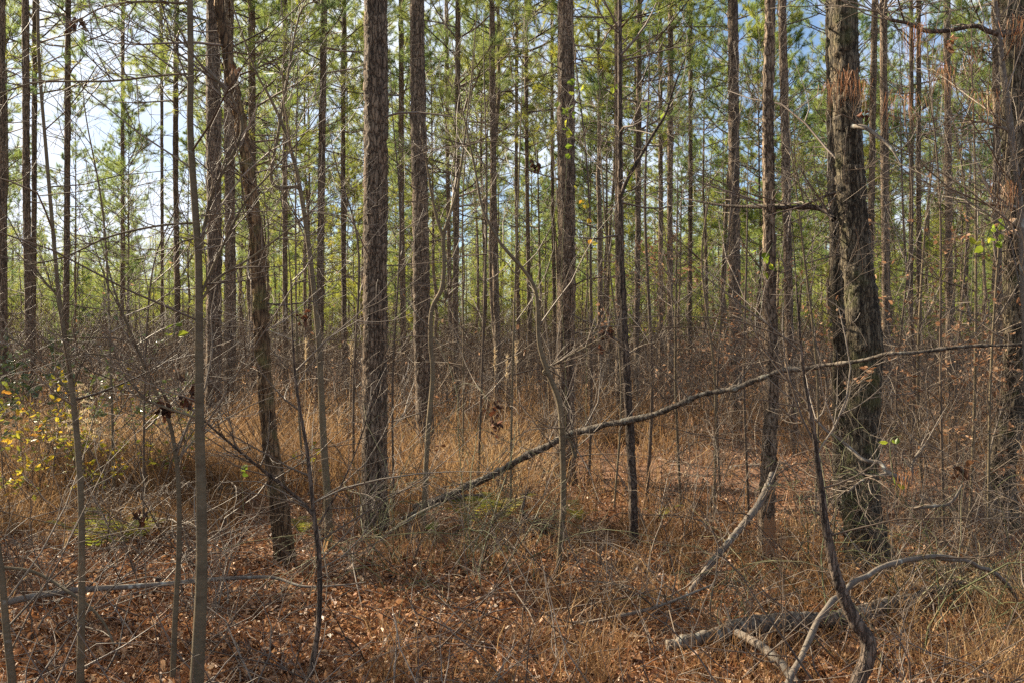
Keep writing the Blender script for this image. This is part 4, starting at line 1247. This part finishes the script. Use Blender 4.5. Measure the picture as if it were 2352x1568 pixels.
for k, (u, d, n_, lab) in enumerate([(2215, 6.0, 10, 'tangled twiggy bush filling the lower right corner'), (2085, 5.4, 7, 'tangle of green briar in front of the log'), (2330, 7.2, 10, 'tall tangle of bare briars at the right edge'), (1940, 6.2, 6, 'briar clump at the foot of the thick oak'), (2120, 8.5, 12, 'dense bare bush right of the thick oak'), (2040, 7.6, 10, 'pale twiggy bush beside the right flank of the thick oak'), (2260, 8.0, 12, 'tall pale twiggy bush left of the crooked tree at the right edge'), (2150, 6.6, 7, 'loose twiggy bush behind the arched stem'), (1150, 6.4, 6, 'bare briar clump at bottom centre'), (960, 7.0, 5, 'bare briar clump by the foot of the thick scaly pine')]):
    rng = np.random.default_rng(700 + k)
    x = (u - 1176) / F * d
    t_ = thing('briar_bush', (x, d, float(gz(x, d))), lab, 'briar')
    out = []
    for _ in range(n_ * 2):
        az = rng.uniform(0, TAU); el = math.radians(rng.uniform(35, 85))
        dv = np.array([math.cos(az) * math.cos(el), math.sin(az) * math.cos(el), math.sin(el)])
        grow(out, (rng.normal(0, 0.25), rng.normal(0, 0.25), -0.02), dv, rng.uniform(0.6, 1.5 if d < 7 else 2.2), rng.uniform(0.0025, 0.006), 2, rng, crook=0.34, up=-0.07, kids=4, K=8)
    mb = MB(); put(mb, out, 4, 0)
    mb.build('stem', M_BRIAR if k in (1, 3, 8, 9) else M_TWIG, t_)


def fern(u, d, n_, L, label, seed):
    rng = np.random.default_rng(seed)
    x = (u - 1176) / F * d
    t_ = thing('fern', (x, d, float(gz(x, d))), label, 'fern', 'ferns on the forest floor')
    for q in range(n_):
        az = q / n_ * TAU + rng.normal(0, 0.3)
        k = 17
        s_ = np.linspace(0, 1, k)
        LL = L * rng.uniform(0.7, 1.1)
        out_ = LL * (s_ * 0.68)
        z = LL * (1.0 * s_ - 0.62 * s_ ** 2.4) + 0.01
        P = np.stack([out_ * math.cos(az), out_ * math.sin(az), z], 1)
        mb = MB()
        mb.tubes(P, 0.0025 * (1 - 0.7 * s_), 4)
        T = np.gradient(P, axis=0); T /= np.linalg.norm(T, axis=1, keepdims=True)
        Sd = np.array([-math.sin(az), math.cos(az), 0])
        wid = LL * 0.24 * np.sin(np.clip(s_ * 1.05 + 0.08, 0, 1) * math.pi) ** 0.8
        for sg in (-1, 1):
            c = P[2:]; dv = T[2:] * 0.45 + sg * Sd + np.array([0, 0, -0.12])
            dv /= np.linalg.norm(dv, axis=1, keepdims=True)
            w_ = T[2:] * LL * 0.014
            tip = c + dv * wid[2:, None]
            mid = c + dv * wid[2:, None] * 0.5
            V = np.stack([c - w_, mid - w_ * 0.9, tip, mid + w_ * 0.9, c + w_], 1)
            mb.add(V, np.arange(5 * len(c)).reshape(-1, 5), 0, False)
        mb.build('frond', M_FERN, t_)


fern(215, 7.6, 5, 0.6, 'bright yellow green fern beside the crooked sapling', 51)
fern(270, 7.7, 5, 0.62, 'larger yellow green fern right of the fern by the crooked sapling', 52)
fern(320, 8.0, 5, 0.4, 'small fern in leaves left of the smooth sapling', 53)
fern(1085, 8.6, 5, 0.58, 'fern under the slanting fallen limb, its left clump', 54)
fern(1150, 8.9, 5, 0.55, 'fern under the slanting fallen limb, its right clump', 55)
fern(1330, 8.8, 5, 0.4, 'small fern at the foot of the vine clad pine', 56)
fern(695, 8.0, 5, 0.35, 'small fern right of the foot of the leaning ruddy tree', 57)
fern(1515, 9.0, 4, 0.35, 'little fern right of the forked dark trunk foot', 58)


# vine leaves on the pine, green leaves here and there
def leaf_sprig(name, label, cat, spots, d, mat, size, seed, stem_pts=None, smat=M_BRIAR):
    rng = np.random.default_rng(seed)
    spots = [(u + rng.normal(0, 7) * k_, v + rng.normal(0, 7) * k_) for u, v in spots for k_ in (0, 1)] if len(spots) > 6 else spots
    C = np.array([pt(u, v, d + rng.normal(0, 0.04)) for u, v in spots])
    b0 = C[-1].copy()
    t_ = thing(name, b0, label, cat)
    if stem_pts:
        A = hero_pts([(u, v, 3) for u, v in stem_pts], d)
        A[:, :3] -= b0
        A = spline(A, 40)
        mb = MB(); mb.tubes(A[:, :3], np.full(len(A), 0.0028), 5)
        mb.build('stem', smat, t_)
    D = rng.normal(0, 1, C.shape); D[:, 2] -= 0.7; D[:, 1] *= 0.3
    mb = MB()
    leaves(mb, C - b0, D, 0.85 * size * rng.uniform(0.75, 1.25, len(C)), rng, width=0.8, curl=0.18)
    mb.build('foliage', mat, t_)


rv = np.random.default_rng(61)
leaf_sprig('green_vine', 'vine with bright green heart shaped leaves climbing the ridged pine', 'vine', [(1285, 235), (1320, 215), (1297, 250), (1313, 260), (1302, 275), (1340, 195), (1322, 185), (1310, 300), (1300, 292), (1318, 240), (1288, 262), (1298, 355), (1315, 335)], 10.6, M_GREEN, 0.085, 62, [(1345, 180), (1310, 235), (1305, 300), (1300, 420), (1290, 650), (1300, 900), (1295, 1100)])
leaf_sprig('green_vine', 'sprig of green leaves hanging right of the vine clad pine', 'vine', [(1425, 205), (1480, 250), (1510, 258), (1495, 240), (1408, 200), (1440, 402), (1445, 412)], 10.2, M_GREEN, 0.08, 63, [(1405, 190), (1440, 215), (1480, 245), (1515, 250)])
leaf_sprig('yellow_vine', 'thin vine with yellow leaves beside the vine clad pine', 'vine', [(1335, 430), (1345, 470), (1330, 468), (1352, 468), (1348, 505), (1357, 550), (1362, 570), (1432, 565), (1330, 600)], 10.0, M_YELLOW, 0.06, 64, [(1330, 420), (1345, 470), (1355, 540), (1350, 700), (1345, 1000)])
leaf_sprig('green_leaf', 'two big lime green leaves hanging left of the smooth sapling', 'leaf', [(398, 745), (400, 768), (408, 772), (418, 742), (396, 765)], 4.35, M_GREEN, 0.055, 65, [(425, 735), (405, 750), (398, 775)])
leaf_sprig('green_vine', 'green vine leaves at the right edge in front of the tan bush', 'vine', [(2285, 520), (2295, 530), (2270, 545), (2290, 555), (2255, 555), (2240, 560), (2300, 512)], 6.8, M_GREEN, 0.065, 66, [(2305, 505), (2280, 540), (2240, 565), (2230, 700)])
leaf_sprig('green_leaf', 'green leaves on the pine with bare wood, halfway up', 'vine', [(1758, 590), (1765, 610), (1752, 622), (1740, 575), (1770, 605), (1755, 580)], 7.1, M_GREEN, 0.075, 67, [(1775, 560), (1755, 600), (1745, 640)])
leaf_sprig('green_leaf', 'round green leaf hovering on a stem by the mossy stump', 'leaf', [(552, 1080), (556, 1084)], 7.6, M_GREEN, 0.08, 68, [(552, 1078), (556, 1110), (560, 1180)])
leaf_sprig('green_leaf', 'two green leaves on a twig in the lower right tangle', 'leaf', [(2050, 1008), (2062, 1004), (2040, 1015), (2055, 1112), (2066, 1110)], 5.6, M_GREEN, 0.05, 69, [(2070, 1000), (2045, 1015), (2055, 1110), (2075, 1160)])
leaf_sprig('green_leaf', 'pale green leaf lying near the foot of the wavy forked sapling', 'leaf', [(988, 1212), (992, 1205)], 7.4, M_GREEN, 0.08, 70, [(988, 1210), (985, 1240)])

# withered dark leaf clusters that hang in the twigs
WITHER = [((1138, 932), 5.6, 'dark withered leaf cluster hanging at centre below the slanting twig', 20), ((1136, 975), 5.6, 'second withered leaf cluster hanging under the first at centre', 16), ((1230, 382), 7.5, 'dark withered leaf bunch left of the vine clad pine, high up', 18),
          ((382, 935), 4.4, 'withered leaf cluster on the branch left of the smooth sapling', 22), ((425, 900), 4.4, 'black curled leaf touching the smooth sapling', 14), ((325, 1182), 4.9, 'withered brown leaf cluster above the ferns', 16), ((1395, 765), 7.4, 'brown leaf bunch on twigs left of the forked dark trunk', 26), ((1380, 798), 7.4, 'small dark leaf bunch below the brown leaf bunch', 12),
          ((176, 55), 4.6, 'dark leaf ball in the twigs at the top left', 16), ((2180, 100), 5.6, 'curled russet leaf in the twigs at the top right', 12), ((1985, 265), 6.5, 'curled brown leaf hanging beside the thick oak', 8), ((695, 728), 6.5, 'withered leaf bunch right of the leaning ruddy tree', 14), ((1003, 1026), 6.5, 'single orange brown leaf caught at the wavy forked sapling', 5), ((540, 158), 4.6, 'red brown leaf hanging by the leaning ruddy tree near the top', 5), ((895, 1275), 7.3, 'orange dead leaves at the foot of the thick scaly pine', 8), ((2205, 1080), 6.4, 'large rust brown dead leaves low on the right', 16)]
for q, ((u, v), d, lab, n_) in enumerate(WITHER):
    rng = np.random.default_rng(800 + q)
    c = pt(u, v, d)
    mb = MB()
    big = 0.07 if q in (15,) else 0.042
    P = rng.normal(0, 0.016 if n_ > 10 else 0.01, (n_, 3)); P[:, 2] *= 1.4
    D = rng.normal(0, 1, (n_, 3)); D[:, 2] -= 1.0
    leaves(mb, P, D, big * rng.uniform(0.6, 1.2, n_), rng, width=0.55, curl=0.5)
    mb.tubes(np.array([[0, 0, 0.14], [0.01, 0, 0.06], [0, 0, 0.0]]), np.array([0.0018, 0.0015, 0.001]), 4, 1)
    o = mb.build('withered_leaves', [M_LITTER if q in (9, 12, 13, 14, 15) else M_DARKLEAF, M_TWIG], None, c)
    tag(o, lab, 'dead leaves')

# seed plumes
PL = [((695, 795), 12, 'pale seed plume left of the thick scaly pine'), ((799, 800), 12, 'pale seed plume touching the left of the thick scaly pine'), ((1131, 812), 13, 'pale seed plume at centre, left of two others'), ((1154, 830), 13, 'lower pale seed plume in the trio at centre'), ((1190, 800), 13, 'tallest pale seed plume in the trio at centre'), ((1266, 815), 13, 'tilted pale seed plume left of the vine clad pine'), ((345, 890), 11, 'pale seed plume left of the smooth sapling'), ((252, 885), 11, 'short pale seed plume near the crooked sapling')]
for q, ((u, v), d, lab) in enumerate(PL):
    rng = np.random.default_rng(850 + q)
    top = pt(u, v, d)
    g = float(gz(top[0], d))
    t_ = thing('seed_plume', (top[0], d, g), lab, 'plume grass', 'plume grasses between the pines')
    h = top[2] - g
    mb = MB()
    sway = rng.normal(0, 0.04, 2)
    A = spline(np.array([[0, 0, 0], [sway[0] * 0.5, 0, h * 0.5], [sway[0], sway[1], h]]), 12)
    mb.tubes(A, np.linspace(0.004, 0.002, 12), 4)
    mb.build('stem', M_PLUME, t_)
    mb = MB()
    n_ = 110
    s_ = rng.uniform(0, 1, n_)
    C = np.array([sway[0], sway[1], h]) + np.stack([np.zeros(n_), np.zeros(n_), -0.28 * s_ + 0.06], 1)
    D = rng.normal(0, 0.35, (n_, 3)); D[:, 2] += 0.9
    D /= np.linalg.norm(D, axis=1, keepdims=True)
    tris(mb, C, D, rng.uniform(0.04, 0.08, n_), np.full(n_, 0.008), rng)
    mb.build('seed_head', M_PLUME, t_)
# the spreading plume by the crooked sapling
rng = np.random.default_rng(870)
c = pt(178, 985, 7.5)
t_ = thing('goldenrod', (c[0], c[1], float(gz(c[0], c[1]))), 'dry goldenrod with a spreading cream plume behind the crooked sapling', 'dried weed')
mb = MB(); A = spline(np.array([[0, 0, 0], [0.02, 0, 0.7], [0, 0, 1.25]]), 12); mb.tubes(A, np.linspace(0.004, 0.002, 12), 5); mb.build('stem', M_TWIG, t_)
mb = MB()
for k in range(24):
    az = rng.uniform(0, TAU); z = rng.uniform(0.85, 1.3); L = rng.uniform(0.1, 0.24) * (1.45 - z) * 2.2
    s_ = np.linspace(0, 1, 9)
    P = np.stack([math.cos(az) * L * s_, math.sin(az) * L * s_, z + L * (0.55 * s_ - 0.6 * s_ ** 2)], 1)
    mb.tubes(P, np.full(9, 0.0015), 3)
    C = np.repeat(P[2:], 5, 0); D = rng.normal(0, 0.5, C.shape); D[:, 2] += 0.8; D /= np.linalg.norm(D, axis=1, keepdims=True)
    tris(mb, C, D, rng.uniform(0.015, 0.035, len(C)), np.full(len(C), 0.007), rng)
mb.build('seed_head', M_PLUME, t_)

# hanks of fallen pine needles caught on the twigs at the upper right
HANK = [((1912, 190), 6.3, 'hank of russet needles draped left of the thick oak trunk'), ((1945, 165), 6.3, 'hank of needles draped across the thick oak trunk'), ((1975, 185), 6.3, 'hank of needles draped at the right of the thick oak trunk'), ((2110, 60), 5.6, 'hank of orange needles on the arching limb, upper right'), ((2170, 150), 5.6, 'hank of pale needles hanging below the arching limb'), ((2245, 110), 5.6, 'hank of rust needles beside the pale sunlit sapling'), ((2262, 210), 5.5, 'long hank of needles under the pale sapling fork'), ((2325, 420), 5.5, 'hank of rust needles on the crooked tree trunk'), ((2335, 40), 5.4, 'thick hank of rust needles at the upper right corner'), ((2085, 215), 5.7, 'small hank of needles on a twig right of the thick oak'), ((2080, 1080), 5.5, 'upright hank of orange needles by the bleached branch'), ((1815, 1120), 6.2, 'thin hank of orange needles left of the thick oak foot')]
for q, ((u, v), d, lab) in enumerate(HANK):
    rng = np.random.default_rng(880 + q)
    c = pt(u, v, d)
    mb = MB()
    n_ = 30
    C = rng.normal(0, 1, (n_, 3)) * np.array([0.045, 0.03, 0.012])
    D = rng.normal(0, 0.22, (n_, 3)); D[:, 2] -= 1
    D /= np.linalg.norm(D, axis=1, keepdims=True)
    tris(mb, C, D, rng.uniform(0.12, 0.26, n_), np.full(n_, 0.003), rng)
    mb.tubes(np.array([[-0.14, 0, 0.01], [0, 0.01, 0.0], [0.13, 0, 0.02]]), np.array([0.002, 0.0025, 0.0015]), 4, 1)
    tag(mb.build('needle_hank', [M_STRAW, M_TWIG], None, c), lab, 'pine needles', 'hanks of needles caught on twigs')

# stump and root clump
rng = np.random.default_rng(890)
c = pt(522, 1158, 9.4)
g = float(gz(c[0], c[1]))
t_ = thing('mossy_stump', (c[0], c[1], g), 'small mossy stump in leaves right of the smooth sapling', 'stump')
mb = MB()
z = np.linspace(-0.05, 0.15, 8)
rough_trunk(mb, np.stack([0 * z, 0 * z, z], 1), np.full(8, 0.085), 20, 0.005, rng, 0, 0.2)
th = np.arange(20) / 20 * TAU
mb.add(np.vstack([np.stack([0.095 * np.cos(th), 0.095 * np.sin(th), 0.148 + 0.012 * rng.normal(0, 1, 20)], 1), [[0, 0, 0.145]]]), [(k, (k + 1) % 20, 20) for k in range(20)], 0, False)
mb.build('trunk', M_OAK, t_)
c = pt(1222, 1215, 8.3)
g = float(gz(c[0], c[1]))
t_ = thing('root_clump', (c[0], c[1], g), 'dark clump of upturned rotten roots in the centre leaf litter', 'roots')
mb = MB(); out = []
for _ in range(16):
    d_ = rng.normal(0, 1, 3); d_[2] = abs(d_[2]) * 0.5
    grow(out, rng.normal(0, 0.05, 3) + np.array([0, 0, 0.03]), d_, rng.uniform(0.15, 0.32), rng.uniform(0.012, 0.028), 1, rng, crook=0.4, up=-0.12, kids=2)
put(mb, out, 7, 0)
mb.build('roots', M_DARK, t_)
